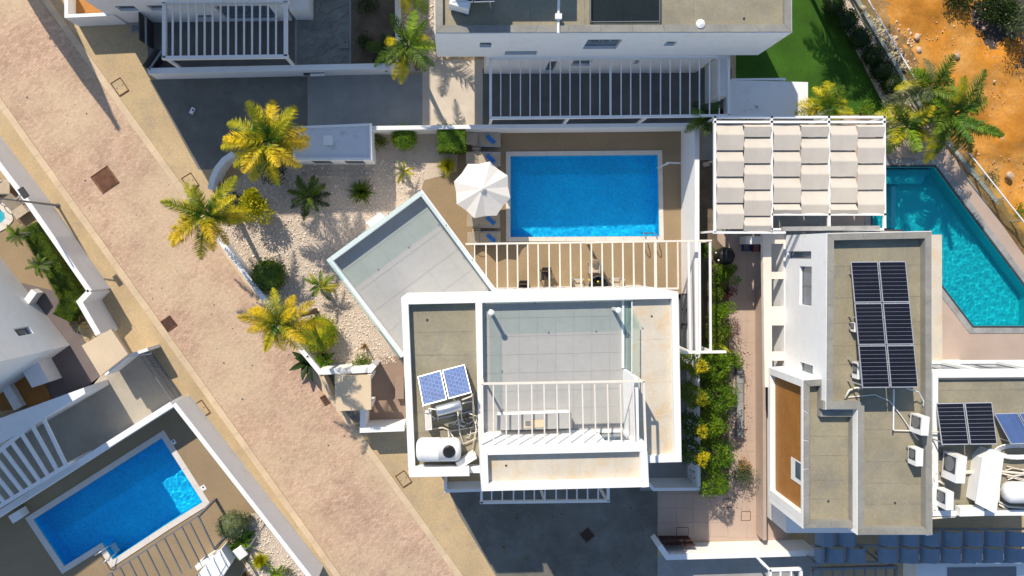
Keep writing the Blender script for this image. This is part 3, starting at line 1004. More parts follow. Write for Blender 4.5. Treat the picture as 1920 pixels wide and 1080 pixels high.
# ------------------------------------------------------------------ helpers for buildings
def ccw(p):
    p = [Vector((q[0], q[1])) for q in p]
    return p if area2(p) > 0 else p[::-1]
def blk(parent, name, pts, z0, z1, mat, zp=None):
    return MB().prism(PP(pts, z1 if zp is None else zp), z0, z1).build(name, mat, parent)
def wall(label, pts, h, t, mat=WHITE, name='garden_wall', z0=0, cat='wall', group=None, cap=None):
    c = [P(x, y, h) for x, y in pts]
    o = wallmb(MB(), c, z0, h, t).build(name, mat)
    return tag(o, label, cat, group)
def glass_run(parent, pts, z0, z1, zp=None, mat=GLASS, rail=None, post=False):
    """glass balustrade panes along a px path at height zp"""
    c = [P(x, y, z0 if zp is None else zp) for x, y in pts]
    for a, b in zip(c, c[1:]):
        L = (b - a).length
        m = max(1, round(L / 1.9))
        for k in range(m):
            p, q = a.lerp(b, k / m + .01 / L), a.lerp(b, (k + 1) / m - .01 / L)
            p.z = q.z = (z0 + z1) / 2
            MB().bar(p, q, .014, z1 - z0).build('glass_pane', mat, parent)
            if k < m - 1 or True:
                e = q + Vector((0, 0, (z1 - z0) / 2 - .12))
                MB().lathe((e.x, e.y, z1 - .03), [(.03, 0), (.03, .05)], 8).build('clamp', IRON, parent)
        if rail:
            a2, b2 = a.copy(), b.copy()
            a2.z = b2.z = z1 + .012
            MB().bar(a2, b2, .04, .022).build('rail', rail, parent)
def pergola(label, z, beams, slats, posts=(), bw=.12, bh=.22, sw=.07, sh=.14, mat=WHITE2, name='pergola', group=None, pw=.12, z0=0, wide=()):
    sh = min(sh, .10)
    a = P(*beams[0][0], z)
    t = T(name, label, 'pergola', (a.x, a.y, z0))
    for p, q in beams:
        a, b = P(*p, z), P(*q, z)
        d = (b - a).normalized()
        MB().bar(a + Vector((0, 0, -bh / 2)), b + Vector((0, 0, -bh / 2)), bw, bh).build('beam', mat, t)
    for i, (p, q) in enumerate(slats):
        a, b = P(*p, z), P(*q, z)
        d = (b - a).normalized() * bw * .45
        w = sw * 2 if i in wide else sw
        MB().bar(a + d + Vector((0, 0, -sh / 2 - .01)), b - d + Vector((0, 0, -sh / 2 - .01)), w, sh).build('slat', mat, t)
    for p in posts:
        a = P(*p, z)
        MB().bar((a.x, a.y, z0), (a.x, a.y, z - bh), pw, pw).build('post', mat, t)
    return t
def wops(A, B, lst):
    out = []
    for (x0, y0), (x1, y1) in lst:
        u0, v0 = onwall(x0, y0, A, B)
        u1, v1 = onwall(x1, y1, A, B)
        out.append((min(u0, u1), max(u0, u1), min(v0, v1), max(v0, v1)))
    return out
# ------------------------------------------------------------------ 1. the house at the top with the long slatted frame
Z = 7.0
a, b_ = P(815, 63, Z), P(1485, 61, Z)
c, d = P(1484, -150, Z), P(814, -150, Z)
nh = T('house', 'large white house with flat grey roof and long white slatted frame at the top', 'house', (a.x, a.y, 0))
A, B = a, b_
ops = wops(A, B, [((899, 89), (922, 80)), ((946, 103), (1008, 96)), ((1092, 92), (1168, 74)), ((1243, 86), (1271, 78))])
house(nh, [a, b_, c, d], 3.35, Z, 6.85, .32, ROOFG, {0: ops}, cope=COPEG)
# lower storey, narrower
q0 = P(912, 108, 3.3); q1 = P(1345, 106, 3.3)
a2 = Vector((q0.x, a.y + (b_.y - a.y) * .14, 0)); b2 = Vector((q1.x, a.y + (b_.y - a.y) * .8, 0))
lops = wops(a2, b2, [((1020, 135.5), (1046, 115)), ((1070, 124), (1112, 113)), ((1186, 120), (1202, 113))])
house(nh, [a2, b2, Vector((b2.x, c.y)), Vector((a2.x, d.y))], 0, 3.345, 3.33, .3, ROOFG, {0: lops})
blk(nh, 'side_pier', [(1345, 108), (1368, 107), (1368, 178), (1345, 180)], 0, 1.9, WHITE)
# higher roof storey beyond the frame and the glazed roof light
blk(nh, 'roof_storey', [(893, -62), (1032, -62), (1032, -140), (893, -140)], 6.86, 9.0, WHITE, zp=7.0)
blk(nh, 'roof_storey', [(816, -62), (892.5, -62), (892.5, -140), (816, -140)], 6.86, 9.7, WHITE, zp=7.0)
t = blk(nh, 'roof_light', [(1107, -30), (1237, -30), (1237, 40), (1107, 41)], 6.86, 7.06, DGLASS, zp=7.06)
for p, q in [((1107, 41), (1237, 40)), ((1107, -30), (1107, 41)), ((1237, -30), (1237, 40))]:
    MB().bar(P(*p, 7.08), P(*q, 7.08), .03, .05).build('roof_light_frame', GREYM, nh)
mb = MB().tube([P(1047, 62, 7.05), P(1047, 30, 7.1), P(1048, -20, 7.3)], .06, 8)
tag(mb.build('roof_pipe', WHITE2), 'long white pipe lying across the top house roof edge', 'pipe')
MB().bar(P(1047, 26, 7.17), P(1047, 36, 7.17), .28, .16).build('junction_box', PLAST, bpy.data.objects['roof_pipe'])
def panel_part(t, quad, rows, cellmat=CELL, th=.04, gap=.012, cross=False):
    """a framed solar panel from four corners (tl, tr, br, bl)"""
    q = [Vector(k) for k in quad]
    p = MB().slab(q, th).build('panel', ALU, t)
    n = (q[1] - q[0]).cross(q[3] - q[0]).normalized()
    if n.z < 0: n = -n
    def at(u, v): return q[0].lerp(q[1], u).lerp(q[3].lerp(q[2], u), v) + n * .008
    m = MB()
    for i in range(rows):
        v0, v1 = .02 + .96 * i / rows + gap, .02 + .96 * (i + 1) / rows - gap
        m.slab([at(.03, v0), at(.97, v0), at(.97, v1), at(.03, v1)], .006)
    m.build('cells', cellmat, p)
    return p
sa = T('solar_array', 'small tilted solar panel row at the very top over the house roof', 'solar panel', P(885, 5, 6.9))
panel_part(sa, [P(846, -40, 6.95), P(885, -40, 6.95), P(887, 3, 7.7), P(848, 4, 7.7)], 8)
panel_part(sa, [P(887, -40, 6.95), P(926, -40, 6.95), P(927, 2, 7.7), P(889, 3, 7.7)], 8)
for x in (856, 918):
    MB().bar(P(x, 2, 7.66), P(x + 3, 18, 6.87), .05, .05).build('leg', ALU, sa)
def ac_unit(label, px, py, z, w=.85, dp=.34, h=.7, rot=0., group=None, name='ac_unit', lift=.12):
    """outdoor air conditioner standing on a roof; the fan grille faces its local -y"""
    c = P(px, py, z)
    t = T(name, label, 'air conditioner', c, group)
    R = Matrix.Rotation(rot, 3, 'Z')
    def pt(x, y, zz): return c + R @ Vector((x, y, zz))
    def bx(x0, x1, y0, y1, z0, z1, nm, mt):
        MB().hexa([pt(x0, y0, z0), pt(x1, y0, z0), pt(x1, y1, z0), pt(x0, y1, z0)], [pt(x0, y0, z1), pt(x1, y0, z1), pt(x1, y1, z1), pt(x0, y1, z1)]).build(nm, mt, t)
    bx(-w / 2, w / 2, -dp / 2, dp / 2, lift, lift + h, 'casing', PLAST)
    bx(-w * .42, w * .2, -dp / 2 - .015, -dp / 2 - .002, lift + h * .12, lift + h * .9, 'fan_grille', GRILLE)
    MB().lathe(pt(-w * .11, -dp / 2 - .03, lift + h * .5), [(h * .34, 0), (h * .34, .012)], 16, axis=R @ Vector((0, 1, 0))).build('fan_ring', GREYM, t)
    for s in (-1, 1):
        bx(s * w * .36 - .03, s * w * .36 + .03, -dp / 2 - .04, dp / 2 + .04, 0, lift, 'foot', GREYM)
    bx(w / 2 + .002, w / 2 + .03, -dp * .2, dp * .25, lift + .05, lift + .28, 'valve_cover', PLAST)
    return t
ac_unit('white outdoor unit on the top house roof under the small solar panels', 862, 17, 6.86, rot=2.9)
mb = MB().lathe(P(1311, 47, 6.87), [(.12, 0), (.12, .12), (.2, .13), (.2, .2), (.05, .26)], 12)
tag(mb.build('roof_vent', PLAST), 'small white mushroom vent on the top house roof edge', 'vent')
sl = [939, 957, 976, 994, 1013, 1032, 1051, 1069, 1088, 1107, 1125, 1145, 1165, 1183, 1201, 1220, 1239, 1257, 1276, 1294, 1312, 1331, 1349]
pergola('long white slatted frame along the front of the top house', 3.2,
        [((918, 221), (1369, 216)), ((918, 109), (1369, 106)), ((920, 110), (920, 220)), ((1367, 107), (1367, 216))],
        [((x, 109), (x, 219)) for x in sl], [(922, 219), (1068, 218), (1215, 217), (1365, 215)], wide=(11,), sw=.045, sh=.07)
wb = T('white_bench_block', 'long low white block between the lawn and the shaded terrace', 'planter', P(1440, 190))
blk(wb, 'body', [(1369, 150), (1515, 154), (1515, 218), (1369, 218)], 0, 1.0, WHITE)
blk(wb, 'rim', [(1372, 147), (1474, 146), (1474, 150), (1372, 150)], .0, .8, WHITE)
# ------------------------------------------------------------------ 2. house at the top left
Z = 7.5
a = P(222, 43, 0)
th = T('house', 'white house with small windows at the top left above the slatted frame', 'house', a)
e = P(548, 39, 0)
pl = [Vector((a.x, a.y)), Vector((e.x, e.y)), Vector((e.x, e.y + 12)), Vector((a.x, a.y + 12))]
ops = wops(pl[0], pl[1], [((227, 21), (250, 11)), ((286, 20), (306, 10))])
ops += [(pl[1].x - pl[0].x - 3.2, pl[1].x - pl[0].x - .6, .1, 2.3), (4.1, 4.9, .4, 1.0)]
house(th, pl, 0, 9.4, 9.2, .3, ROOFG, {0: ops}, cope=COPEG)
g2 = P(643, -30, 0)
pl2 = [Vector((e.x + .05, g2.y)), Vector((g2.x, g2.y)), Vector((g2.x, g2.y + 8)), Vector((e.x + .05, g2.y + 8))]
house(th, pl2, 0, 8.0, 7.8, .3, ROOFG, {}, cope=COPEG)
blk(th, 'entry_pier', [(536, -30), (585, -30), (585, 33), (552, 33)], 0, 1.6, WHITE, zp=.4)
lb = T('balcony_box', 'white walled balcony box with brown floor at the top left corner', 'balcony', P(165, 25))
wallmb(MB(), PP([(124, -20), (124, 30), (214, 26)], 1.35), 0, 1.35, .16).build('wall', WHITE, lb)
blk(lb, 'floor', [(132, -20), (205, -20), (205, 24), (132, 24)], 0, .6, BWOOD)
sl = [323, 338, 353, 368, 383, 398, 413, 427, 442, 457, 472, 487, 502, 517]
pergola('white slatted frame against the top left house', 2.9,
        [((303, 108), (540, 105)), ((303, 3), (540, 1)), ((307, 3), (307, 108)), ((535, 2), (535, 105))],
        [((x, 3), (x, 107)) for x in sl], [(308, 107), (534, 104)], bw=.16)
wall('long low white wall bordering the top left terrace', [(277, 133), (750, 123)], 1.15, .28)
wall('white wall running up beside the crazy paving', [(746, 121), (744, -40)], 1.15, .22)
lp = T('wall_lamp', 'flat pale lamp set on the long low white wall', 'lamp', P(588, 141))
MB().bar(P(570, 139, .55) , P(608, 138, .55), .1, .25).build('housing', IRON, lp)
MB().bar(P(582, 141, .62), P(609, 140, .62), .1, .16).build('lens', PLAST, lp)
gt = T('metal_gate', 'grey metal gate panel beside the top left house', 'gate', P(287, 60))
MB().bar(P(274, 30, .8), P(275, 84, .8), .06, 1.6).build('gate_panel', IRON, gt)
MB().bar(P(273, 30, 1.65), P(274, 84, 1.65), .09, .06).build('top_rail', GREYM, gt)
gt = T('metal_gate', 'dark leaning gate panel at the end of the long low white wall', 'gate', P(290, 115))
MB().bar(P(303, 96, .7), P(279, 131, .7), .06, 1.4).build('gate_panel', IRON, gt)
MB().bar(P(303, 96, 1.42), P(279, 131, 1.42), .09, .05).build('top_rail', GREYM, gt)
dm = T('doormat', 'pale rounded doormat beside the top left house wall', 'doormat', P(255, 53))
MB().prism(PP([(245, 46), (247, 44), (264, 44), (266, 46), (266, 60), (263, 63), (258, 61), (248, 63), (245, 60)]), .01, .04).build('mat', DRIVE2, dm)
MB().prism(PP([(248, 48), (263, 48), (263, 59), (248, 59)]), .04, .05).build('pile', STONEM, dm)
small_box('square stone plinth in the crazy paving', 645, 83, .5, .5, .12, STONEM, 0, 'stone_plinth', 'plinth')
# ------------------------------------------------------------------ 3. central villa
ZM = 7.0
cv = T('villa', 'central white villa with roof terraces and a blue solar water heater', 'villa', P(1000, 720))
bodyp = ccw(PP([(752, 558), (1272, 547), (1278, 866), (1216, 868), (1216, 884), (766, 888)], ZM))
core = MB().prism(offs(bodyp, .33), 0, 6.55)
core.build('body', WHITE, cv)
n = len(bodyp)
for i in range(n):
    A, B, Cc = bodyp[i], bodyp[(i + 1) % n], bodyp[(i + 2) % n]
    cvx = (B - A).x * (Cc - B).y - (B - A).y * (Cc - B).x > 0
    wall_open(cv, A, B, 0, ZM, .30, (), WHITE, trim=.30 if cvx else -.30)
def floorp(name, pts, z, mat, th=.08):
    return MB().prism(PP(pts, z), z - th, z).build(name, mat, cv)
floorp('roof', [(758, 566), (897, 562), (902, 882), (770, 884)], 6.66, ROOFG)
floorp('roof', [(1185, 554), (1266, 553), (1272, 862), (1190, 862)], 6.70, ROOFC)
floorp('terrace_bed', [(897, 556), (1185, 554), (1190, 868), (902, 868)], 6.60, GROUT)
blk(cv, 'wall', [(891, 557), (904, 557), (907, 842), (898, 843)], 6.4, 6.99, WHITE)
blk(cv, 'added_shade_cap', [(768, 874), (879, 871), (880, 886), (769, 888)], 7.001, 7.5, WHITE, zp=7.0)  # block added on the parapet to lengthen its shadow on the driveway
# tiles of the roof terrace
def tiles(parent, corner, ux, uy, nx, ny, z, mat, gap=.004, clip=None, th=.02):
    c = Vector(corner)
    for i in range(nx):
        for j in range(ny):
            q = [c + ux * (i + .01) + uy * (j + .01), c + ux * (i + .99) + uy * (j + .01), c + ux * (i + .99) + uy * (j + .99), c + ux * (i + .01) + uy * (j + .99)]
            q = [Vector((k.x, k.y)) for k in q]
            if clip:
                for p0, nn in clip:
                    q = clip_half(q, p0, nn)
                    if len(q) < 3: break
                if len(q) < 3: continue
            if area2(q) < .02 and area2(q) > -.02: continue
            MB().prism(q, z, z + th + rnd.uniform(0, .002)).build('floor_tile', mat, parent)
t0, t1, t2 = P(905, 563, 6.62), P(1178, 558, 6.62), P(905, 838, 6.62)
tiles(cv, t0, (t1 - t0) / 8, (t2 - t0) / 8, 8, 8, 6.602, TILE, th=.006)
# stair block on the south side
SB = ccw(PP([(900, 840), (1213, 833), (1217, 913), (903, 921)], 9.3))
MB().prism(offs(SB, .302), 6.7, 8.98).build('roof', ROOFC, cv)
A, B = SB[2], SB[3]
for i in range(4):
    A, B = SB[i], SB[(i + 1) % 4]
    o = []
    if (B - A).x < -2:                                   # north face with the terrace door
        o = wops(A, B, [((1165, 805), (1134, 826))])
    wall_open(cv, A, B, 6.62, 9.3, .30, o, WHITE, trim=.30, name='stair_wall')
MB().prism([(p.x, p.y) for p in offs(SB, .25)], 0, 6.6).build('stair_base', WHITE, cv)
# tall wall, counter and glass of the roof terrace
q = [P(1168, 692, 6.62), P(1170, 812, 6.62)]
MB().prism([q[0], q[0] + Vector((.16, 0, 0)), q[1] + Vector((.16, 0, 0)), q[1]], 6.6, 8.75).build('screen_wall', WHITE, cv)
gb = cv
glass_run(cv, [(907, 566), (1176, 560)], 6.63, 8.0, zp=6.63)
glass_run(cv, [(909, 566), (911, 712)], 6.99, 8.0, zp=6.99)
glass_run(cv, [(1171, 562), (1171, 690)], 6.63, 8.0, zp=6.63, rail=WHITE2)
MB().bar(P(1168, 560, 6.66), P(1168, 690, 6.66), .1, .12).build('glass_channel', WHITE2, cv)
pergola('white slatted frame over the roof terrace of the central villa', 9.0,
        [((903, 720), (1209, 715)), ((1207, 715), (1211, 832)), ((903, 720), (902, 838))],
        [((x, 719), (x + (x - 900) * .012, 834)) for x in (925, 949, 972, 997, 1020, 1044, 1067, 1092, 1115, 1139, 1163, 1187)],
        [(906, 721), (1205, 716)], z0=6.65, sw=.05, sh=.08, bw=.08, bh=.12, pw=.08, mat=SLATM)
kc = T('outdoor_counter', 'white counter with grey top and sink on the villa roof terrace', 'counter', P(1000, 800, 6.62))
MB().prism(PP([(934, 781), (1070, 776), (1070, 800), (934, 804)], 7.45), 6.62, 7.45).build('cabinet', WHITE2, kc)
MB().prism(PP([(932, 779), (1072, 774), (1072, 803), (932, 807)], 7.5), 7.452, 7.5).build('counter_top', TILE, kc)
MB().prism(PP([(983, 788), (1022, 787), (1022, 801), (983, 802)], 7.51), 7.502, 7.53).build('sink', BEIGE, kc)
MB().prism(PP([(985, 789), (995, 789), (995, 799), (985, 799)], 7.54), 7.531, 7.545).build('sink_bowl', GREYM, kc)
MB().tube([P(1001, 800, 7.53), P(1001, 800, 7.75), P(1000, 795, 7.8)], .018, 6).build('tap', GREYM, kc)
for x, y, l in [(919, 582, 'white bollard light in the left corner of the villa roof terrace'), (1149, 578, 'white bollard light beside the right glass of the villa roof terrace')]:
    c = P(x, y, 6.62)
    t = T('bollard_light', l, 'lamp', c, 'bollard lights on the villa roof terrace')
    MB().prism([c + Vector(k) for k in ((-.06, -.06, 0), (.06, -.06, 0), (.06, .06, 0), (-.06, .06, 0))], 6.62, 7.75).build('post', WHITE2, t)
    MB().lathe(c + Vector((0, 0, 1.13)), [(.13, 0), (.13, .05), (.06, .08)], 12).build('head', PLAST, t)
small = MB().lathe(P(1222, 593, 6.7), [(.05, 0), (.05, .01)], 8).build('roof_drain', IRON, cv)
MB().lathe(P(801, 600, 6.66), [(.06, 0), (.06, .015)], 8).build('roof_drain', IRON, cv)
MB().lathe(P(949, 873, 8.98), [(.05, 0), (.05, .012)], 8).build('roof_drain', IRON, cv)
# low slanted terrace on the first floor
TP = ccw(PP([(612, 487), (791, 355), (937, 552), (937, 700), (757, 678)], 3.75))
lowt = cv
MB().prism(offs(TP, .222), 0, 3.25).build('annex_body', GROUT, cv)
n = len(TP)
for i in range(n):
    A, B, Cc = TP[i], TP[(i + 1) % n], TP[(i + 2) % n]
    cvx = (B - A).x * (Cc - B).y - (B - A).y * (Cc - B).x > 0
    wall_open(cv, A, B, 0, 3.75, .22, (), WHITE, trim=.226 if cvx else -.2, name='annex_wall')
u = (P(791, 355, 3.3) - P(612, 487, 3.3)); u.z = 0; u = u.normalized() * 1.2
v = Vector((u.y, -u.x, 0))
clips = []
ins = offs(TP, .26)
for i in range(n):
    A, B = ins[i], ins[(i + 1) % n]
    dd = (B - A).normalized()
    clips.append((A, Vector((dd.y, -dd.x))))
c0 = Vector((ins[0].x, ins[0].y, 0))
base = P(612, 487, 3.3) - v * .2
tiles(cv, base - u * 1, u, v, 8, 10, 3.252, TILE, clip=clips, th=.006)
glass_run(cv, [(617, 488), (790, 360.5), (932, 550)], 3.7, 4.75, zp=3.75)
glass_run(cv, [(617, 488), (752, 668)], 3.7, 4.75, zp=3.75)
blk(cv, 'door_canopy', [(686, 418), (712, 398), (722, 407), (697, 427)], 2.5, 2.65, WHITE)
# solar water heater on the west roof
sh = T('solar_water_heater', 'blue solar water heater with two tilted panels and a steel tank', 'water heater', P(835, 750, 6.66))
panel_part(sh, [P(783, 706, 6.95), P(826, 694, 6.95), P(838, 749, 7.75), P(793, 761, 7.75)], 1, CELLB, gap=.01)
panel_part(sh, [P(829, 694, 6.95), P(871, 683, 6.95), P(884, 736, 7.75), P(841, 748, 7.75)], 1, CELLB, gap=.01)
MB().lathe(P(818, 771, 7.75), [(.0, 0), (.2, .01), (.23, .05), (.23, 1.06), (.2, 1.1), (0, 1.11)], 18, axis=P(866, 759, 7.75) - P(818, 771, 7.75)).build('tank', STEEL, sh, True)
for p, q in [((793, 762, 7.7), (797, 790, 6.7)), ((884, 738, 7.7), (890, 770, 6.7)), ((786, 708, 6.95), (786, 708, 6.66)), ((870, 685, 6.95), (870, 685, 6.66)), ((820, 775, 7.55), (822, 790, 6.7)), ((864, 763, 7.55), (866, 790, 6.7)), ((797, 790, 6.75), (890, 770, 6.75))]:
    MB().bar(P(*p), P(*q), .05, .05).build('leg', ALU, sh)
for pts in [[(866, 750, 7.8), (884, 743, 7.8), (886, 738, 7.6), (888, 775, 7.2)], [(866, 757, 7.6), (886, 752, 7.6), (888, 790, 6.8)], [(818, 768, 7.7), (804, 766, 7.6), (806, 778, 7.2), (815, 784, 7.1)],
            [(803, 805, 6.75), (830, 802, 6.75), (846, 808, 6.75), (890, 800, 6.75)], [(858, 772, 6.9), (862, 812, 6.8), (869, 832, 6.8), (893, 822, 6.8)], [(843, 808, 6.8), (851, 822, 6.8), (869, 833, 6.8)], [(890, 785, 6.8), (893, 805, 6.8), (886, 840, 6.8)], [(858, 786, 6.8), (876, 794, 6.8), (870, 800, 6.8), (856, 795, 6.8)], [(840, 805, 6.75), (842, 820, 7.3)], [(880, 775, 6.8), (892, 780, 6.8), (896, 800, 6.85)]]:
    MB().tube([P(*p) for p in pts], .032, 6).build('pipe', CREAMP if rnd.random() < .5 else PLAST, sh, True)
wt = T('water_tank', 'white plastic water tank with dark round lid on the villa roof', 'water tank', P(820, 840, 6.66))
r = .52
MB().lathe(P(780, 843, 7.25), [(.0, 0), (.3, .02), (.45, .1), (r, .24), (r, .95), (r + .012, .96), (r + .012, 1.0), (r, 1.01), (r, 1.72), (.45, 1.88), (.3, 1.95), (0, 1.97)], 26, axis=P(861, 842, 7.25) - P(780, 843, 7.25)).build('shell', PLAST, wt, True)
MB().lathe(P(842, 846, 7.70), [(.27, 0), (.27, .1), (.22, .13)], 20).build('lid', BLACK, wt)
for x in (795, 848):
    blk(wt, 'cradle', [(x - 5, 825), (x + 5, 825), (x + 5, 862), (x - 5, 862)], 6.661, 6.84, GREYM)
pb = T('pump_cabinet', 'slim cream pump cabinet beside the solar water heater', 'cabinet', P(803, 790, 6.66))
MB().prism(PP([(796, 775), (808, 775), (810, 806), (798, 807)], 7.3), 6.66, 7.3).build('casing', PLAST, pb)
MB().prism(PP([(798, 778), (806, 778), (807, 802), (799, 803)], 7.31), 7.302, 7.315).build('cover', CREAMP, pb)
ac_unit('white outdoor unit tucked beside the white villa water tank', 874, 857, 6.66, w=.9, dp=.32, h=.45, rot=.55)
# street entrance with the flat gate roof
gr = T('gate_roof', 'beige flat gate roof with palm shadow on the villa street front', 'canopy', P(665, 740))
blk(gr, 'roof', [(627, 704), (695, 704), (696, 768), (630, 771)], 2.35, 2.6, BEIGE)
for p in [(632, 710), (690, 710), (690, 764)]:
    a = P(*p, 2.35)
    MB().bar((a.x, a.y, 0), (a.x, a.y, 2.348), .22, .22).build('pillar', WHITE, gr)
wall('white wall at the head of the villa entrance path behind gate roof', [(599, 698), (694, 694), (702, 684)], 1.7, .26)
wall('white entrance wall with a corner beside the villa gate roof', [(681, 768), (680, 806), (758, 803)], 1.5, .3)
wall('pale low wall face at the street side of the gate roof', [(604, 706), (632, 768)], 1.0, .18, BEIGE)
rk = T('bench', 'small pale bench on the brown entrance path', 'bench', P(738, 715))
MB().prism(PP([(741, 705), (757, 705), (757, 748), (741, 748)], .45), .38, .45).build('seat', BROWNP, rk)
for y in (708, 744):
    MB().prism(PP([(743, y), (756, y), (756, y + 3), (743, y + 3)], .3), .0, .378).build('leg', BROWNP, rk)
# villa garden walls
cw = [P(x, y, 1.1) for x, y in [(437, 288), (420, 299), (407, 315), (398, 335), (394, 355)]]
tag(wallmb(MB(), cw, 0, 1.1, .26).build('curved_wall', WHITE), 'curved white garden wall between the two yellow palms', 'wall')
wall('white street wall of the villa garden below the leaning yellow palm', [(409, 446), (455, 508), (510, 580), (560, 650), (602, 701)], 1.0, .24)
wall('long white wall behind the pool beside the square clipped hedge', [(697, 240), (893, 237.5), (1296, 234)], 1.45, .2)
wall('white boundary wall along the east end of the blue pool', [(1307, 228), (1307, 460), (1309, 690)], 2.3, .24)
wall('white boundary wall between the villa court and the column shrubs', [(1309, 690), (1311, 917), (1226, 918), (1216, 907), (1150, 908)], 1.7, .16)
wall('low shaded white wall at the south west corner of the villa', [(835, 905), (836, 921), (903, 919)], 1.3, .16)
sb = T('gas_store', 'white flat roofed utility room among the garden palms', 'utility room', P(622, 280))
rp = ccw(PP([(548, 237), (696, 231), (698, 300), (549, 300)], 1.85))
MB().prism(offs(rp, .12), 0, 1.78).build('roof', M('weathered_roof', (.62, .64, .66), var=.08, sc=.8, stain=(.36, .36, .36), ssc=1.6, sth=(.54, .72), samt=.7), sb)
for i in range(4):
    A, B = rp[i], rp[(i + 1) % 4]
    o = []
    if abs((B - A).x) > 2 and A.y < P(622, 280).y and B.y < P(622, 280).y: o = [(.75, 1.75, .15, 1.55), (2.4, 3.4, .15, 1.55)]
    wall_open(sb, A, B, 0, 1.85, .118, o, WHITE, trim=.118, pane=GREYM)
MB().prism(PP([(606, 254), (624, 254), (624, 272), (606, 272)], 1.79), 1.781, 1.83).build('hatch', PLAST, sb)
# pool deck frame of the villa
xs = [889.5, 911, 931.5, 951, 970, 989.5, 1009, 1029.5, 1049.5, 1069.5, 1089, 1109, 1129, 1148.5, 1168, 1188, 1208, 1229, 1250, 1271]
pergola('white slatted frame over the deck between the villa and blue pool', 3.1,
        [((873, 457.5), (1335, 451)), ((905, 544), (1272, 541))],
        [((x, 456.5 - (x - 890) * .012), (x + 1, 543)) for x in xs], [(1122, 454), (1330, 452)], sw=.062, sh=.14, bw=.09, wide=(17,), mat=SLATM)
pergola('narrow white slatted frame along the villa east court', 3.1,
        [((1280, 661), (1362, 660))],
        [((1291, 452), (1295, 662)), ((1312, 452), (1313, 662)), ((1332, 452), (1333, 662))], [(1293, 660), (1333, 659)], sw=.1, sh=.16)
pergola('small white slatted frame showing below the villa stair block', 2.9,
        [((900, 943), (1144, 940)), ((903, 905), (903, 944)), ((1141, 905), (1141, 940))],
        [((x, 905), (x, 941)) for x in (922, 942, 963, 983, 1002, 1022, 1043, 1063, 1082, 1102, 1122)], [(1022, 940), (1139, 939)], sw=.06)
sk = T('court_window', 'dark framed glass window bay in the villa east court', 'window', P(1290, 600))
for p, q in [((1278, 552), (1278, 655)), ((1301, 552), (1301, 655)), ((1278, 552), (1301, 552)), ((1278, 580), (1301, 580)), ((1278, 608), (1301, 608)), ((1278, 655), (1301, 655))]:
    MB().bar(P(*p, .9), P(*q, .9), .1, .12).build('frame', IRON, sk)
for y0, y1 in [(554, 578), (582, 606), (610, 653)]:
    MB().prism(PP([(1280, y0), (1299, y0), (1299, y1), (1280, y1)], .86), .84, .86).build('pane', DGLASS, sk)
MB().prism(PP([(1284, 588), (1297, 588), (1297, 612), (1284, 612)], .5), .1, .5).build('cushion', PLAST, sk)
# ------------------------------------------------------------------ 4. house on the right
ZA = 7.0
eh = T('house', 'white house with grey roof and two long solar arrays on the right', 'house', P(1600, 800))
ap = ccw(PP([(1550, 437), (1747, 433), (1748, 1003), (1607, 1003), (1607, 768), (1548, 768)], ZA))
n = len(ap)
ops = {}
for i in range(n):
    A, B = ap[i], ap[(i + 1) % n]
    if abs((B - A).y) > 6 and A.x < P(1600, 600, ZA).x:
        ops[i] = wops(A, B, [((1477, 485), (1521, 471)), ((1499, 571), (1522, 500)), ((1499, 704), (1524, 686))])
house(eh, ap, 2.9, ZA, 6.66, .30, ROOFG, ops, cope=COPEG)
bp = ccw(PP([(1505, 712), (1551, 709), (1551, 768), (1610, 768), (1610, 990), (1505, 991)], 6.6))
W0 = None
# the wood clad bay: west face with a frame and a window
blkb = offs(bp, .3)
MB().prism(blkb, 2.9, 6.3).build('roof', ROOFG, eh)
n = len(bp)
for i in range(n):
    A, B, Cc = bp[i], bp[(i + 1) % n], bp[(i + 2) % n]
    cvx = (B - A).x * (Cc - B).y - (B - A).y * (Cc - B).x > 0
    L = (B - A).length
    west = abs((B - A).y) > 4 and A.x < P(1520, 800, 6.6).x
    o = []
    if west:
        L = (B - A).length
        mb = MB()
        ax = (B - A).normalized(); nn = Vector((-ax.y, ax.x))
        def uv(u, v, d): return Vector((A.x + ax.x * u + nn.x * d, A.y + ax.y * u + nn.y * d, v))
        def bx(u0, u1, v0, v1, d0, d1, nm, mt):
            return MB().hexa([uv(u0, v0, d0), uv(u1, v0, d0), uv(u1, v0, d1), uv(u0, v0, d1)], [uv(u0, v1, d0), uv(u1, v1, d0), uv(u1, v1, d1), uv(u0, v1, d1)]).build(nm, mt, eh)
        bx(0, L - .3, 2.85, 3.1, 0, .3, 'frame', WHITE); bx(0, L - .3, 6.42, 6.6, 0, .3, 'frame', WHITE)
        bx(0, .35, 3.1, 6.42, 0, .3, 'frame', WHITE); bx(L - .65, L - .3, 3.1, 6.42, 0, .3, 'frame', WHITE)
        bx(.35, L - .65, 3.1, 6.42, .33, .36, 'backing', WHITE)
        k = 15
        for j in range(k):
            v0, v1 = 3.1 + 3.32 * j / k, 3.1 + 3.32 * (j + 1) / k
            bx(.352, L - .652, v0 + .004, v1 - .004, .27 + rnd.uniform(0, .006), .328, 'cladding_board', WOOD)
        (u0, v0), (u1, v1) = onwall(1474, 898, A, B), onwall(1494, 869, A, B)
        bx(min(u0, u1), max(u0, u1), min(v0, v1), max(v0, v1), .24, .264, 'window_reveal', PLAST)
        bx(min(u0, u1) + .06, max(u0, u1) - .25, min(v0, v1) + .5, max(v0, v1) - .06, .22, .238, 'window', PANE)
    else:
        wall_open(eh, A, B, 2.9, 6.6, .30, (), WHITE, trim=.3 if cvx else -.3)
lining(eh, bp, .304, 6.302, 6.598, COPEG)
q = offs(bp, .03); r2 = offs(bp, .32)
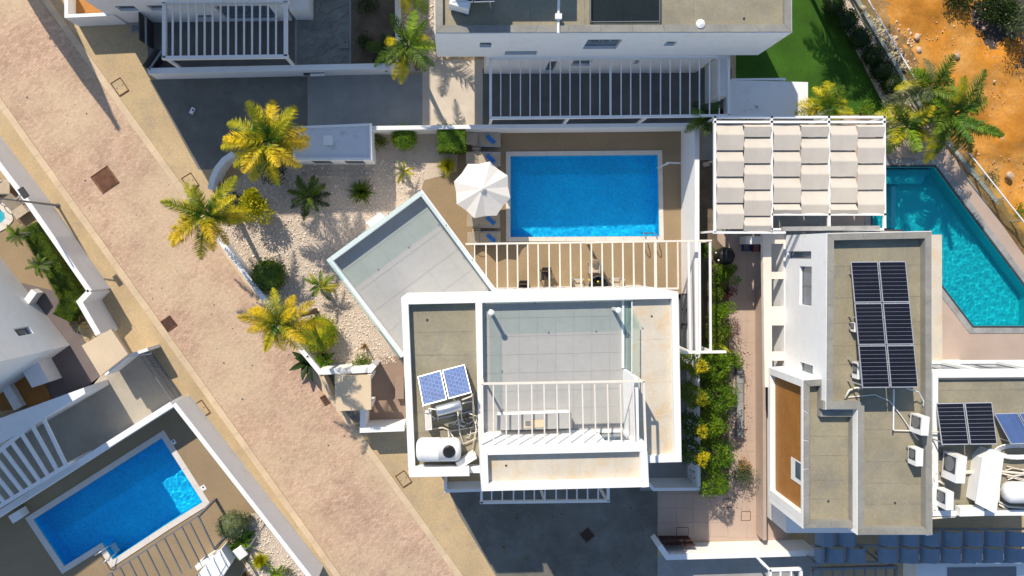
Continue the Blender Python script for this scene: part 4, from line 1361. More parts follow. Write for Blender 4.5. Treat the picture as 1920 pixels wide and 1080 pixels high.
for i in range(n):
    j = (i + 1) % n
    L = (q[j] - q[i]).length
    m = max(1, round(L / 1.5))
    for k in range(m):
        f0, f1 = k / m + .004, (k + 1) / m - .004
        MB().prism([q[i].lerp(q[j], f0), q[i].lerp(q[j], f1), r2[i].lerp(r2[j], f1), r2[i].lerp(r2[j], f0)], 6.602, 6.632 + rnd.uniform(0, .005)).build('coping_slab', COPEG, eh)
# ground storey
gp = ccw(PP([(1470, 440), (1747, 437), (1747, 1000), (1475, 1000)], 2.9))
MB().prism(gp, 0, 2.84).build('ground_storey', WHITE, eh)
# cream trellis slab along the west side
xa, xb = 1432, 1472
holes = [(457, 510), (523, 575), (610, 660), (676, 718)]
ys = [438] + [k for h in holes for k in h] + [726]
blk(eh, 'trellis_beam', [(1430, 438), (1446, 438), (1448, 726), (1434, 726)], 2.6, 2.86, TRELL)
for i in range(0, len(ys), 2):
    blk(eh, 'trellis_rung', [(1446.2 + i * .2, ys[i]), (1471, ys[i]), (1471, ys[i + 1]), (1446.2 + i * .2, ys[i + 1])], 2.6, 2.857, TRELL)
q = PP([(1415, 540), (1421, 540), (1423, 1000), (1417, 1000)], 0)
MB().prism(q, .03, 1.0).build('plinth_wall', PINK, eh)
# ledge on the east side and the lower roof to the right
blk(eh, 'ledge', [(1740, 440), (1766, 440), (1767, 683), (1740, 683)], 2.8, 3.1, ROOFC)
blk(eh, 'ledge', [(1767, 677), (1980, 676), (1980, 683), (1767, 684)], 2.8, 3.1, WHITE)
ZD = 6.5
dp = ccw(PP([(1749, 698), (1990, 696), (1990, 966), (1749, 968)], ZD))
A, B = None, None
ops = {}
for i in range(4):
    A, B = dp[i], dp[(i + 1) % 4]
    if (B - A).x < -3: ops[i] = [(.8, 3.4, 3.3, 5.6), (3.8, 6.4, 3.3, 5.6)]
house(eh, dp, 2.9, ZD, 6.3, .26, ROOFG, ops, cope=None)
lining(eh, dp, .264, 6.302, 6.498, COPEG)
MB().prism(offs(dp, .4), 0, 2.85).build('ground_storey', WHITE, eh)
q = PP([(1752, 702), (1985, 700), (1985, 710), (1752, 712)], 6.5)
MB().prism(q, 6.305, 6.45).build('parapet_step', COPEG, eh)
# bottom wall of roof A drops a little step
blk(eh, 'step_block', [(1543, 752), (1612, 752), (1612, 768), (1543, 768)], 6.62, 6.98, COPEG)
blk(eh, 'ledge', [(1468, 425), (1650, 423), (1650, 431), (1468, 433)], 4.45, 4.65, COPEST)
# solar arrays
sa = T('solar_array', 'long solar array of six dark panels on the right house roof', 'solar panel', P(1660, 610, 6.66))
def bil(c, u, v):
    return c[0].lerp(c[1], u).lerp(c[3].lerp(c[2], u), v)
cc = [P(1595, 490, 6.86), P(1698, 489, 6.86), P(1722, 727, 8.0), P(1617, 728, 8.0)]
for i in range(2):
    for j in range(3):
        u0, u1, v0, v1 = i * .51, i * .51 + .49, j / 3 + .003, (j + 1) / 3 - .003
        panel_part(sa, [bil(cc, u0, v0), bil(cc, u1, v0), bil(cc, u1, v1), bil(cc, u0, v1)], 10, gap=.0035)
for v in (.1, .45, .8, .98):
    for u in (.02, .5, .98):
        p = bil(cc, u, v)
        MB().bar(p - Vector((0, 0, .05)), (p.x, p.y, 6.66), .05, .05).build('leg', ALU, sa)
for u in (.25, .75):
    MB().bar(bil(cc, u, 0) - Vector((0, 0, .07)), bil(cc, u, 1) - Vector((0, 0, .07)), .05, .05).build('rail', ALU, sa)
sa = T('solar_array', 'two dark solar panels on the lower right roof', 'solar panel', P(1812, 795, 6.3))
cc = [P(1755, 756, 6.5), P(1860, 754, 6.5), P(1870, 833, 7.3), P(1766, 834, 7.3)]
for i in range(2):
    u0 = i * .51
    panel_part(sa, [bil(cc, u0, 0), bil(cc, u0 + .49, 0), bil(cc, u0 + .49, 1), bil(cc, u0, 1)], 10, gap=.0035)
for v in (.1, .95):
    for u in (.02, .5, .98):
        p = bil(cc, u, v)
        MB().bar(p - Vector((0, 0, .05)), (p.x, p.y, 6.3), .05, .05).build('leg', ALU, sa)
sa = T('thermal_collector', 'blue striped solar water collector at the right edge', 'solar collector', P(1895, 800, 6.3))
cc = [P(1864, 775, 6.5), P(1955, 773, 6.5), P(1985, 830, 7.1), P(1896, 833, 7.1)]
for i in range(2):
    u0 = i * .51
    panel_part(sa, [bil(cc, u0, 0), bil(cc, u0 + .48, 0), bil(cc, u0 + .48, 1), bil(cc, u0, 1)], 1, CELLS, gap=.01)
for u in (.05, .95):
    p = bil(cc, u, .95)
    MB().bar(p, (p.x, p.y, 6.3), .05, .05).build('leg', ALU, sa)
# roof equipment
ac_unit('upright white outdoor unit below the long solar array', 1710, 790, 6.66, .85, .36, .85, -math.pi / 2 - .05)
ac_unit('white outdoor unit beside the bundle of cream pipes', 1706, 850, 6.66, .8, .34, .6, -math.pi / 2)
ac_unit('largest white outdoor unit with dark fan face on the lower right roof', 1772, 868, 6.3, 1.25, .45, 1.0, -math.pi / 2 - .06)
ac_unit('smaller white outdoor unit with dark fan face nearest the roof edge', 1758, 928, 6.3, .85, .36, .75, -math.pi / 2)
ac_unit('white outdoor unit lying low by the blue fabric at the roof edge', 1810, 953, 6.3, 1.2, .42, .35, 0)
ac_unit('small white inverter box nearest the left edge of long solar array', 1601, 692, 6.66, .75, .3, .45, -math.pi / 2, name='inverter_box')
ac_unit('smallest white inverter box left of the long solar array middle', 1598, 612, 6.66, .42, .28, .3, -math.pi / 2, name='inverter_box')
cb = T('tank_cover', 'tall pale sheet metal cover standing on the lower right roof', 'cover', P(1850, 900, 6.3))
top = PP([(1842, 857), (1858, 840), (1883, 852), (1868, 964), (1829, 944)], 7.0)
MB().prism(top, 6.95, 7.0).build('top_sheet', PLAST, cb)
MB().prism([k.lerp(sum(top, Vector()) / 5, .06) for k in top], 6.302, 6.948).build('body', PLAST, cb)
wt = T('water_tank', 'rounded white water tank at the right edge of picture', 'water tank', P(1905, 925, 6.3))
MB().lathe(P(1882, 923, 6.85), [(0, 0), (.25, .03), (.42, .14), (.5, .3), (.5, 1.4), (.4, 1.7), (0, 1.8)], 22, axis=(1, -.02, 0)).build('shell', PLAST, wt, True)
for x in (1897, 1915): blk(wt, 'cradle', [(x - 4, 905), (x + 4, 905), (x + 4, 940), (x - 4, 940)], 6.302, 6.5, GREYM)
pd = T('pipe_bundle', 'bundle of cream insulated pipes between the outdoor units', 'pipes', P(1745, 890, 6.4))
for pts in [[(1745, 833), (1736, 850), (1732, 884), (1739, 925), (1747, 966)], [(1753, 835), (1742, 862), (1735, 884)], [(1757, 838), (1754, 855), (1746, 880), (1747, 930), (1748, 964)], [(1752, 838), (1748, 860), (1750, 885), (1752, 940), (1746, 966)],
            [(1733, 886), (1760, 888)], [(1806, 884), (1842, 883)], [(1806, 887), (1842, 886)], [(1877, 884), (1920, 888), (1960, 890)], [(1876, 887), (1900, 893), (1940, 886)],
            [(1748, 972), (1775, 970), (1790, 969), (1793, 958)], [(1873, 915), (1872, 940), (1890, 950), (1930, 953)], [(1752, 905), (1760, 902), (1770, 908)], [(1873, 946), (1900, 961), (1940, 965)], [(1740, 832), (1768, 836)]]:
    MB().tube([P(x, y, 6.42 + .05 * rnd.random()) for x, y in pts], rnd.uniform(.04, .055), 7).build('pipe', CREAMP, pd, True)
hs = T('hose_coil', 'coil of white hose at the right edge below the blue collector', 'hose', P(1895, 846, 6.4))
for k in range(4):
    pts = [P(1908 + (34 + 3 * k) * math.cos(a), 846 + (8 + 2.2 * k) * math.sin(a), 6.4 + .06 * k) for a in [i * math.pi / 12 for i in range(4, 25)]]
    MB().tube(pts, .035, 6).build('hose', PLAST, hs, True)
for lab, pts, mt, rr in [('thin white cable curving from the solar array to the outdoor unit', [(1700, 728, 7.6), (1722, 735, 7.2), (1732, 752, 6.9), (1731, 762, 6.9)], PLAST, .03),
                     ('long cable snaking through the shade under the solar array', [(1590, 745, 6.7), (1640, 740, 6.75), (1668, 752, 6.75), (1690, 780, 6.75), (1712, 812, 6.75), (1722, 825, 6.75)], PLAST, .025),
                     ('thick cream pipe loop at the lower left of the solar array', [(1584, 748, 6.75), (1592, 732, 6.85), (1605, 727, 6.8), (1618, 728, 7.0)], CREAMP, .05)]:
    tag(MB().tube([P(*p) for p in pts], rr, 6).build('cable', mt, None, True), lab, 'cable')
tp = T('standpipe', 'thin white standpipe with elbow below the long solar array', 'pipe', P(1675, 805, 6.66))
MB().tube([P(1675, 806, 6.7), P(1675, 806, 6.95), P(1676, 730, 6.95)], .035, 7).build('riser', PLAST, tp)
MB().tube([P(1675, 807, 6.72), P(1720, 808, 6.72), P(1762, 810, 6.72)], .04, 7).build('drain_pipe', CREAMP, tp)
# ------------------------------------------------------------------ 5. fabric sail frames
def sail_panel(t, x0, x1, y0, y1, z, mat, dz=.26, axis='y', part=.5):
    a, b, c, d = P(x0, y0, z), P(x1, y0, z), P(x1, y1, z), P(x0, y1, z)
    prof = [(0, -.35), (part * .5, .35), (part - .04, .97), (part, 1.0), (part + .04, .95), (part + (1 - part) * .55, .62), (1, .30)] if axis == 'y' else [(0, 0), (.1, .45), (.28, .85), (.5, 1), (.72, .85), (.9, .45), (1, 0)]
    vs = []
    for u, h in prof:
        if axis == 'y': p, q = a.lerp(d, u), b.lerp(c, u)
        else: p, q = a.lerp(b, u), d.lerp(c, u)
        for k, s in enumerate((p, p.lerp(q, .5), q)):
            vs.append(s + Vector((0, 0, h * dz - (.025 if k == 1 else 0))))
    n = len(prof)
    top = len(vs)
    vs += [v - Vector((0, 0, .02)) for v in vs]
    fs = []
    for i in range(n - 1):
        for k in range(2):
            o = i * 3 + k
            fs.append([o, o + 1, o + 4, o + 3]); fs.append([top + o + 3, top + o + 4, top + o + 1, top + o])
    rim = [0, 1, 2] + [3 * i + 2 for i in range(1, n)] + [3 * n - 2, 3 * n - 3] + [3 * i for i in range(n - 2, 0, -1)]
    for i in range(len(rim)):
        p, q = rim[i], rim[(i + 1) % len(rim)]
        fs.append([q, p, top + p, top + q])
    MB().add(vs, fs).build('sail_panel', mat, t)
zf = 3.9
fp = T('shade_pergola', 'shade pergola of staggered cream fabric panels beside the turquoise pool', 'pergola', P(1500, 330))
for p, q in [((1337, 220), (1660, 220)), ((1337, 229), (1660, 229)), ((1340, 218), (1340, 436)), ((1446, 218), (1446, 436)), ((1553, 218), (1554, 430)), ((1657, 218), (1658, 432)), ((1337, 436), (1472, 436)), ((1446, 402), (1660, 402)), ((1446, 430), (1660, 430))]:
    a, b = P(*p, zf), P(*q, zf)
    MB().bar(a, b, .11, .16).build('beam', WHITE2, fp)
for x, y in [(1340, 222), (1446, 221), (1554, 221), (1657, 220), (1340, 434), (1657, 430)]:
    a = P(x, y, zf - .09)
    MB().bar((a.x, a.y, 0), (a.x, a.y, zf - .09), .1, .1).build('post', WHITE2, fp)
for ci, (x0, x1) in enumerate([(1342.5, 1392.8), (1393.2, 1444), (1448.5, 1499.3), (1499.7, 1551.5), (1555, 1604.8), (1605.2, 1655.5)]):
    ye = 434 if ci < 2 else 401
    y = 232 if ci % 2 == 0 else 207
    while y < ye - 6:
        y0, y1 = max(y, 231.5), min(y + 48.6, ye)
        if y1 - y0 > 8:
            pa = .45
            if y0 > y: pa = .28
            if y1 < y + 48: pa = .62
            sail_panel(fp, x0, x1, y0 + .8, y1 + 1.2, zf + .02, FABR, part=pa, dz=.19)
        y += 49.2
zb = 2.2
fb = T('shade_pergola', 'shaded blue fabric panel pergola along the bottom right house wall', 'pergola', P(1720, 1020))
for y in (992, 1023, 1054):
    MB().bar(P(1524, y, zb), P(1990, y - 1, zb), .09, .14).build('beam', GREYM, fb)
for x in (1526, 1650, 1800):
    a = P(x, 1053, zb)
    MB().bar((a.x, a.y, 0), (a.x, a.y, zb - .08), .1, .1).build('post', GREYM, fb)
for row, (y0, y1, x) in enumerate([(994, 1021, 1529), (1025, 1052, 1507)]):
    while x < 1985:
        gapx = (1628, 1646)
        a, b = x, x + 37
        if not (a < gapx[1] and b > gapx[0]):
            sail_panel(fb, max(a, 1528), b, y0, y1, zb + .02, FABB, dz=.36, axis='x')
        x += 39.6
        if gapx[0] - 39 < x < gapx[1] and row == 1: x = gapx[1]
# walls and frames at the bottom right
wall('sunlit white wall beside the dark wooden gate at the bottom', [(1237, 1024), (1252, 1045), (1530, 1037)], 1.5, .3)
dg = T('wooden_gate', 'dark brown wooden gate leaf against the bottom white wall', 'gate', P(1268, 1020))
for k in range(6):
    x = 1240 + k * 9.5
    q = [P(x, 1013, .15), P(x + 9, 1012.5, .15), P(x + 9, 1012.5, .15), P(x, 1013, .15)]
    MB().bar(P(x + .3, 1014, .7), P(x + 8.9, 1013.5, .7), .06, 1.25).build('plank', DWOOD, dg)
MB().bar(P(1240, 1014, 1.36), P(1297, 1013, 1.36), .09, .06).build('top_rail', DWOOD, dg)
pergola('small cream slatted frame corner at the bottom edge by the wall', 2.4,
        [((1443, 1070), (1504, 1068)), ((1445, 1070), (1445, 1130)), ((1503, 1069), (1503, 1130)), ((1418, 1043), (1445, 1070))],
        [((x, 1069), (x, 1130)) for x in (1464, 1484)], [(1446, 1072)])
pergola('grey slatted frame at the bottom edge below the blue fabric', 2.0,
        [((1522, 1068), (1684, 1064)), ((1524, 1068), (1524, 1130)), ((1682, 1065), (1682, 1130))],
        [((x, 1067), (x, 1130)) for x in (1542, 1562, 1582, 1603, 1623, 1643, 1663)], [(1682, 1066)], mat=GREYM)
bb = T('house', 'pale house front with windows at the bottom right edge', 'house', P(1840, 1100))
blk(bb, 'wall', [(1718, 1057), (1980, 1054), (1980, 1160), (1718, 1160)], 0, 1.2, WHITE)
blk(bb, 'window', [(1776, 1064), (1905, 1062), (1905, 1100), (1776, 1100)], 1.202, 1.23, GREYM, zp=1.2)
# ------------------------------------------------------------------ 6. houses and walls on the left
Z = 7.5
c0 = P(131, 647, 0)
dx = (P(47, 540, 0) - c0); dx.z = 0; dx.normalize()
dy = Vector((-dx.y, dx.x, 0))
lh = T('house', 'white rotated house with a small square window on the left edge', 'house', c0)
if dy.x > 0: dy = -dy
pl = ccw([c0, c0 + dx * 14, c0 + dx * 14 + dy * 12, c0 + dy * 12])
ops = {}
for i in range(4):
    A, B = pl[i], pl[(i + 1) % 4]
    if (A - Vector((c0.x, c0.y))).length < .01 or (B - Vector((c0.x, c0.y))).length < .01:
        mid = (A + B) / 2 - Vector((c0.x, c0.y))
        if mid.dot(Vector((dx.x, dx.y))) > 3:
            (u0, v0), (u1, v1) = onwall(20, 617, A, B), onwall(52, 627, A, B)
            ops[i] = [(min(u0, u1), max(u0, u1), min(v0, v1) - .5, min(v0, v1) + .7)]
house(lh, pl, 0, 8.4, 8.2, .3, ROOFG, ops, cope=COPEG)
k = c0 + dy * 2.2
blk(lh, 'entry_block', [(37, 688), (70, 676), (92, 716), (60, 727)], 0, 1.2, WHITE)
blk(lh, 'terrace_wall', [(-12, 702), (2, 696), (41, 762), (26, 770)], 0, .5, WHITE)
wd = T('timber_deck', 'brown timber deck beside the left house', 'deck', P(40, 725)); 
for k in range(11):
    a, b = P(-30 + k * 9.2, 690 - k * 1.6), P(10 + k * 9.2 - 8, 770 - k * 1.6)
    MB().bar(a + Vector((0, 0, .05)), b + Vector((0, 0, .05)), .26, .08).build('plank', BWOOD, wd)
wall('white wall beside the street with a lamp post at the left edge', [(-60, 232), (46, 371), (168, 546)], 1.9, .24)
wall('short white pillar wall turning beside the beige gate roof', [(168, 546), (149, 566), (184, 627)], 1.9, .26)
gr = T('gate_roof', 'plain sunlit beige gate roof on the left side of the street', 'canopy', P(200, 660))
blk(gr, 'roof', [(153, 648), (208, 617), (240, 664), (188, 705)], 2.4, 2.65, BEIGE)
for p in [(165, 655), (176, 652), (185, 688)]:
    a = P(*p, 2.4)
    MB().bar((a.x, a.y, 0), (a.x, a.y, 2.398), .2, .2).build('pillar', WHITE, gr)
wall('white side wall between beige gate roof and sliding gate', [(196, 702), (238, 668), (277, 655)], 1.5, .16)
sg = T('sliding_gate', 'grey sliding gate of metal bars at the left driveway', 'gate', P(300, 705))
a, b = P(265, 668, 1.3), P(322, 750, 1.3)
MB().bar(a, b, .06, .08).build('top_rail', GREYM, sg)
MB().bar(a - Vector((0, 0, 1.2)), b - Vector((0, 0, 1.2)), .06, .08).build('bottom_rail', GREYM, sg)
MB().bar(a - Vector((0, 0, .6)), b - Vector((0, 0, .6)), .05, .06).build('middle_rail', GREYM, sg)
for k in range(20):
    p = a.lerp(b, k / 19)
    MB().bar(p - Vector((0, 0, .04)), p - Vector((0, 0, 1.16)), .05, .03).build('bar', GREYM, sg)
MB().bar(a + Vector((-.05, .1, .1)), P(284, 662, 1.3) , .1, .12).build('motor_arm', GREYM, sg)
wall('white wall along the street beside the notched pool', [(326, 757), (590, 1094)], 1.9, .22)
wall('white dividing wall between the left parking and the notched pool', [(322, 758), (-60, 1000)], 1.7, .30)
tag(MB().prism(PP([(157, 727), (160, 738), (-60, 868), (-60, 806)], 2.4), 0, 2.4).build('garden_wall', WHITE), 'long white wall slanting along the left parking', 'wall')
ax = P(0, 790, 2.4)
pergola('white slatted carport frame on the left edge', 2.3,
        [((-60, 893), (72, 785)), ((-60, 985), (128, 871))],
        [((p0, q0), (p1, q1)) for p0, q0, p1, q1 in [(79, 783, 124, 876), (57, 795, 108, 886), (36, 809, 91, 896), (18, 826, 75, 906), (0, 838, 59, 915), (-14, 853, 42, 924), (-30, 866, 25, 934), (-48, 880, 8, 944)]], [(126, 871)], bw=.18, sw=.16)
pergola('thin metal slatted frame over the lower left deck', 2.6,
        [((200, 1080), (371, 968)), ((371, 968), (402, 1032))],
        [((p, q), (p + 34, q + 68)) for p, q in [(208, 1075), (224, 1064), (241, 1053), (257, 1043), (273, 1030), (290, 1020), (307, 1009), (324, 1000), (340, 988), (355, 980)]], [(371, 969), (402, 1031)], bw=.06, bh=.1, sw=.05, sh=.08, mat=GREYM)
pr = T('pump_house', 'white pump house block beside the thin metal frame', 'utility room', P(400, 1065))
blk(pr, 'wall', [(372, 1075), (415, 1030), (432, 1058), (405, 1100), (372, 1100)], 0, 1.3, WHITE)
blk(pr, 'roof', [(378, 1076), (415, 1036), (425, 1056), (402, 1094)], 1.302, 1.34, PLAST)
blk(pr, 'side_shelf', [(365, 1062), (398, 1040), (402, 1046), (370, 1070)], 0, .8, WHITE2)
mb = MB().lathe(P(392, 1046, .1), [(.16, 0), (.2, .1), (.2, .5), (.12, .62)], 14)
tag(mb.build('filter_tank', BLUEP), 'dark pool filter tank beside the white pump house', 'tank')
cn = T('white_cabinet', 'white cabinet box at the left corner of the notched pool', 'cabinet', P(28, 970))
blk(cn, 'casing', [(15, 968), (35, 956), (43, 969), (24, 982)], 0, .6, PLAST)
blk(cn, 'lid', [(16, 968), (35, 957), (42, 969), (24, 981)], .602, .64, WHITE2)
ac_unit('white outdoor unit on the ground beside the left house wall', 70, 557, 0, .85, .32, .6, -2.2)

# ------------------------------------------------------------------ roof seams, drains and more pipework
def seams(parent, quad, z, n, mat, along='h', w=.022):
    a, b, c, d = PP(quad, z)
    for i in range(1, n):
        f = i / n + rnd.uniform(-.25, .25) / n
        p, q = (a.lerp(d, f), b.lerp(c, f)) if along == 'h' else (a.lerp(b, f), d.lerp(c, f))
        MB().bar(p + Vector((0, 0, .001)), q + Vector((0, 0, .001)), w, .012).build('roof_seam', mat, parent)
SEAM = M('seam_bitumen', (.24, .22, .175), var=.3, sc=2)
SEAML = M('pale_seam', (.55, .48, .38), var=.2, sc=2)
seams(nh, [(832, -20), (1470, -20), (1470, 48), (832, 50)], 6.85, 8, SEAM, 'v')
seams(cv, [(770, 574), (886, 573), (890, 868), (776, 870)], 6.66, 6, SEAM)
seams(cv, [(1192, 566), (1262, 565), (1264, 852), (1194, 853)], 6.70, 4, SEAML)
seams(cv, [(917, 856), (1200, 850), (1203, 898), (919, 904)], 8.98, 5, SEAML, 'v')
seams(eh, [(1562, 450), (1733, 447), (1734, 735), (1562, 738)], 6.66, 6, SEAM)
seams(eh, [(1622, 770), (1733, 770), (1734, 985), (1622, 985)], 6.66, 5, SEAM)
seams(eh, [(1519, 782), (1592, 782), (1592, 972), (1519, 972)], 6.3, 5, SEAM)
seams(eh, [(1765, 715), (1960, 713), (1960, 745), (1765, 747)], 6.3, 2, SEAM)
for x, y, z in ((1553, 940, 6.3), (1678, 943, 6.66), (1560, 470, 6.66), (1395, 35, 6.85)):
    MB().lathe(P(x, y, z), [(.06, 0), (.06, .015)], 8).build('roof_drain', IRON, eh if x > 1450 else nh)
r = random.Random(77)
for k in range(9):
    x0, y0 = r.uniform(838, 880), r.uniform(782, 815)
    pts = [P(x0 + j * r.uniform(3, 8), y0 + r.uniform(-9, 9), 6.72 + .12 * r.random()) for j in range(5)]
    MB().tube(pts, r.uniform(.016, .028), 5).build('pipe', r.choice((PLAST, CREAMP, GREYM, IRON)), sh, True)
for k in range(9):
    x0, y0 = r.uniform(1738, 1752), r.uniform(840, 940)
    pts = [P(x0 + r.uniform(-2.5, 2.5), y0 + j * r.uniform(6, 12), 6.4 + .15 * r.random()) for j in range(5)]
    MB().tube(pts, r.uniform(.02, .035), 5).build('pipe', r.choice((PLAST, CREAMP, CREAMP)), pd, True)
for k in range(6):
    x0, y0 = r.uniform(1872, 1890), r.uniform(872, 900)
    ph = r.uniform(0, 6)
    pts = [P(x0 + j * 4.5, y0 + 3.2 * math.sin(ph + j * .5), 6.4 + .04 * r.random()) for j in range(12)]
    MB().tube(pts, r.uniform(.02, .03), 5).build('pipe', r.choice((PLAST, CREAMP, GREYM)), pd, True)
# drains and fittings in the pools
for ob in [o for o in list(C.objects) if o.name.split('.')[0] == 'swimming_pool']:
    c = ORG[ob.name]
    zf_ = min(v.co.z for k in ob.children if k.name.startswith('pool_floor') for v in k.data.vertices) + .008
    MB().lathe((c.x, c.y, zf_), [(.08, 0), (.08, .012)], 12).build('floor_drain', POOLB, ob)
# ------------------------------------------------------------------ parasol, loungers, chairs, lamps, fences
pa = T('parasol', 'open white octagonal parasol beside the blue pool', 'parasol', P(905, 360))
c = P(905, 354, 2.75)
R8 = 1.47
rim, mid = [], []
for k in range(8):
    a = math.pi / 8 + k * math.pi / 4 + .12
    rim.append(Vector((c.x + math.cos(a) * R8, c.y + math.sin(a) * R8, 2.18)))
for k in range(8):
    p, q = rim[k], rim[(k + 1) % 8]
    top = c
    vs, fs = [], []
    N_ = 5
    for i in range(N_ + 1):
        u = i / N_
        l, r_ = top.lerp(p, max(u, .03)), top.lerp(q, max(u, .03))
        m = l.lerp(r_, .5)
        m = m - Vector((0, 0, .10 * u)) + (top - m).normalized() * (.07 * u * u) * Vector((1, 1, 0)).length * .5
        vs += [l, m, r_]
    for i in range(N_):
        o = i * 3
        fs += [[o, o + 3, o + 4, o + 1], [o + 1, o + 4, o + 5, o + 2]]
    nv = len(vs)
    vs2 = vs + [v - Vector((0, 0, .012)) for v in vs]
    fs2 = fs + [[nv + i for i in f[::-1]] for f in fs]
    MB().add(vs2, fs2).build('canopy_gore', CANV, pa)
    MB().tube([c - Vector((0, 0, .03)), rim[k] - Vector((0, 0, .02))], .014, 5).build('rib', GREYM, pa)
MB().tube([(c.x, c.y, 0), (c.x, c.y, 2.85)], .03, 8).build('pole', GREYM, pa)
MB().lathe((c.x, c.y, 2.76), [(.16, 0), (.1, .05), (.035, .07), (.03, .16), (0, .18)], 12).build('finial', CANV, pa)
MB().lathe((c.x, c.y, 0), [(.3, .008), (.3, .08), (.06, .1)], 16).build('base', IRON, pa)
# sun loungers
def lounger(label, x0, x1, y, towel=None, cloth=TAN):
    a, b = P(x0, y), P(x1, y)
    t = T('sun_lounger', label, 'sun lounger', (a.x, a.y, 0), 'sun loungers along the pool deck')
    L = b.x - a.x
    w = .32
    def bx(u0, u1, v0, v1, z0, z1, nm, mt):
        return MB().hexa([Vector((a.x + u0, a.y + v0, z0)), Vector((a.x + u1, a.y + v0, z0)), Vector((a.x + u1, a.y + v1, z0)), Vector((a.x + u0, a.y + v1, z0))],
                         [Vector((a.x + u0, a.y + v0, z1)), Vector((a.x + u1, a.y + v0, z1)), Vector((a.x + u1, a.y + v1, z1)), Vector((a.x + u0, a.y + v1, z1))]).build(nm, mt, t)
    bx(.66, L, -w, w, .30, .36, 'mattress', cloth)
    MB().slab([Vector((a.x + .02, a.y - w, .62)), Vector((a.x + .64, a.y - w, .35)), Vector((a.x + .64, a.y + w, .35)), Vector((a.x + .02, a.y + w, .62))], .04).build('backrest', cloth, t)
    for s in (-1, 1):
        bx(.3, L, s * (w + .03) - .02, s * (w + .03) + .02, .25, .30, 'side_rail', ALU)
        for u in (.42, L - .25):
            bx(u, u + .05, s * (w + .03) - .02, s * (w + .03) + .02, 0, .248, 'leg', ALU)
        q = [Vector((a.x + .55 + .25 * math.cos(k), a.y + s * (w + .09), .36 + .2 * math.sin(k))) for k in [i * math.pi / 6 for i in range(7)]]
        MB().tube(q, .018, 5).build('armrest', IRON, t)
    if towel:
        m = MB()
        r = random.Random(int(y))
        ang = -.75
        for k in range(6):
            u0 = -.28 + k * .09
            pts = []
            for (dx_, dy_) in ((u0, -.1), (u0 + .095, -.11), (u0 + .095, .1 + r.uniform(-.03, .03)), (u0, .11)):
                X = dx_ * math.cos(ang) - dy_ * math.sin(ang); Y = dx_ * math.sin(ang) + dy_ * math.cos(ang)
                pts.append((a.x + L * .72 + X, a.y + Y))
            m.prism(pts, .361, .385 + r.uniform(0, .03))
        tag(m.build('towel', BLUEC), towel, 'towel', 'blue towels on the sun loungers')
lounger('sun lounger in the shade nearest the clipped square hedge', 873, 938, 263, 'blue towel on the lounger nearest the clipped hedge')
lounger('sun lounger second from the hedge, partly under the parasol', 873, 938, 299, 'blue towel on the lounger just above the parasol')
lounger('sun lounger just below the white parasol', 875, 937, 414, 'blue towel on the lounger just below the parasol')
lounger('sun lounger touching the slatted deck frame', 876, 938, 447, 'blue towel on the lounger nearest the slatted frame')
def side_table(label, px, py):
    c = P(px, py)
    t = T('side_table', label, 'table', c, 'small side tables between the loungers')
    for s in (-1, 1):
        for u in (-1, 1):
            MB().bar(c + Vector((s * .18, u * .18, 0)), c + Vector((s * .18, u * .18, .4)), .03, .03).build('leg', IRON, t)
    for k in range(4):
        MB().prism([c + Vector(q) for q in ((-.22, -.22 + k * .112, 0), (.22, -.22 + k * .112, 0), (.22, -.12 + k * .112, 0), (-.22, -.12 + k * .112, 0))], .401, .43).build('table_slat', TAN, t)
side_table('slatted side table between the two loungers below the parasol', 893, 431)
side_table('slatted side table in the shade between the two upper loungers', 893, 282)
def chair(label, px, py, rot, seat=DSLING, frame=IRON, s=1.0, group='chairs under the slatted deck frame'):
    c = P(px, py)
    t = T('deck_chair', label, 'chair', c, group)
    R = Matrix.Rotation(rot, 3, 'Z')
    def pt(x, y, z): return c + R @ Vector((x * s, y * s, 0)) + Vector((0, 0, z))
    MB().slab([pt(-.25, -.25, .42), pt(.25, -.25, .42), pt(.25, .22, .40), pt(-.25, .22, .40)], .03).build('seat', seat, t)
    MB().slab([pt(-.25, .24, .42), pt(.25, .24, .42), pt(.24, .42, .92), pt(-.24, .42, .92)], .025).build('backrest', seat, t)
    for k in (-1, 1):
        MB().bar(pt(k * .27, -.25, 0), pt(k * .27, -.25, .62), .035, .035).build('leg', frame, t)
        MB().bar(pt(k * .27, .3, 0), pt(k * .27, .24, .62), .035, .035).build('leg', frame, t)
        MB().bar(pt(k * .27, -.28, .63), pt(k * .27, .28, .63), .05, .03).build('armrest', frame, t)
    return t
chair('dark sling chair standing alone on the deck under the frame', 1022, 516, 0)
chair('second dark sling chair half hidden by the villa parapet', 980, 540, 0)
tb = T('dining_table', 'glass topped dining table with lemons under the deck frame', 'table', P(1118, 535))
c = P(1118, 536)
MB().lathe(c, [(.55, .70), (.55, .73)], 24).build('table_top', DGLASS, tb)
MB().lathe(c, [(.56, .69), (.56, .70), (.52, .70), (.52, .69)], 24).build('rim', ALU, tb)
for k in range(4):
    a = k * math.pi / 2 + .6
    MB().bar(c + Vector((math.cos(a) * .45, math.sin(a) * .45, 0)), c + Vector((math.cos(a) * .4, math.sin(a) * .4, .688)), .04, .04).build('leg', ALU, tb)
for k, (x, y, w_) in enumerate([(1104, 525, 'upper left'), (1121, 528, 'right'), (1113, 538, 'lowest')]):
    p = P(x, y, .731)
    tag(MB().lathe(p, [(0, 0), (.04, .012), (.055, .04), (.045, .08), (.015, .1), (0, .105)], 10).build('lemon', LEMON, None, True), w_ + ' yellow lemon on the glass dining table', 'lemon')
chair('pale dining chair behind the lemon table, facing the villa', 1111, 502, 0, TAN, ALU, 1.0, 'pale dining chairs')
chair('pale dining chair on the left of the lemon table', 1082, 532, math.pi / 2, TAN, ALU, 1.0, 'pale dining chairs')
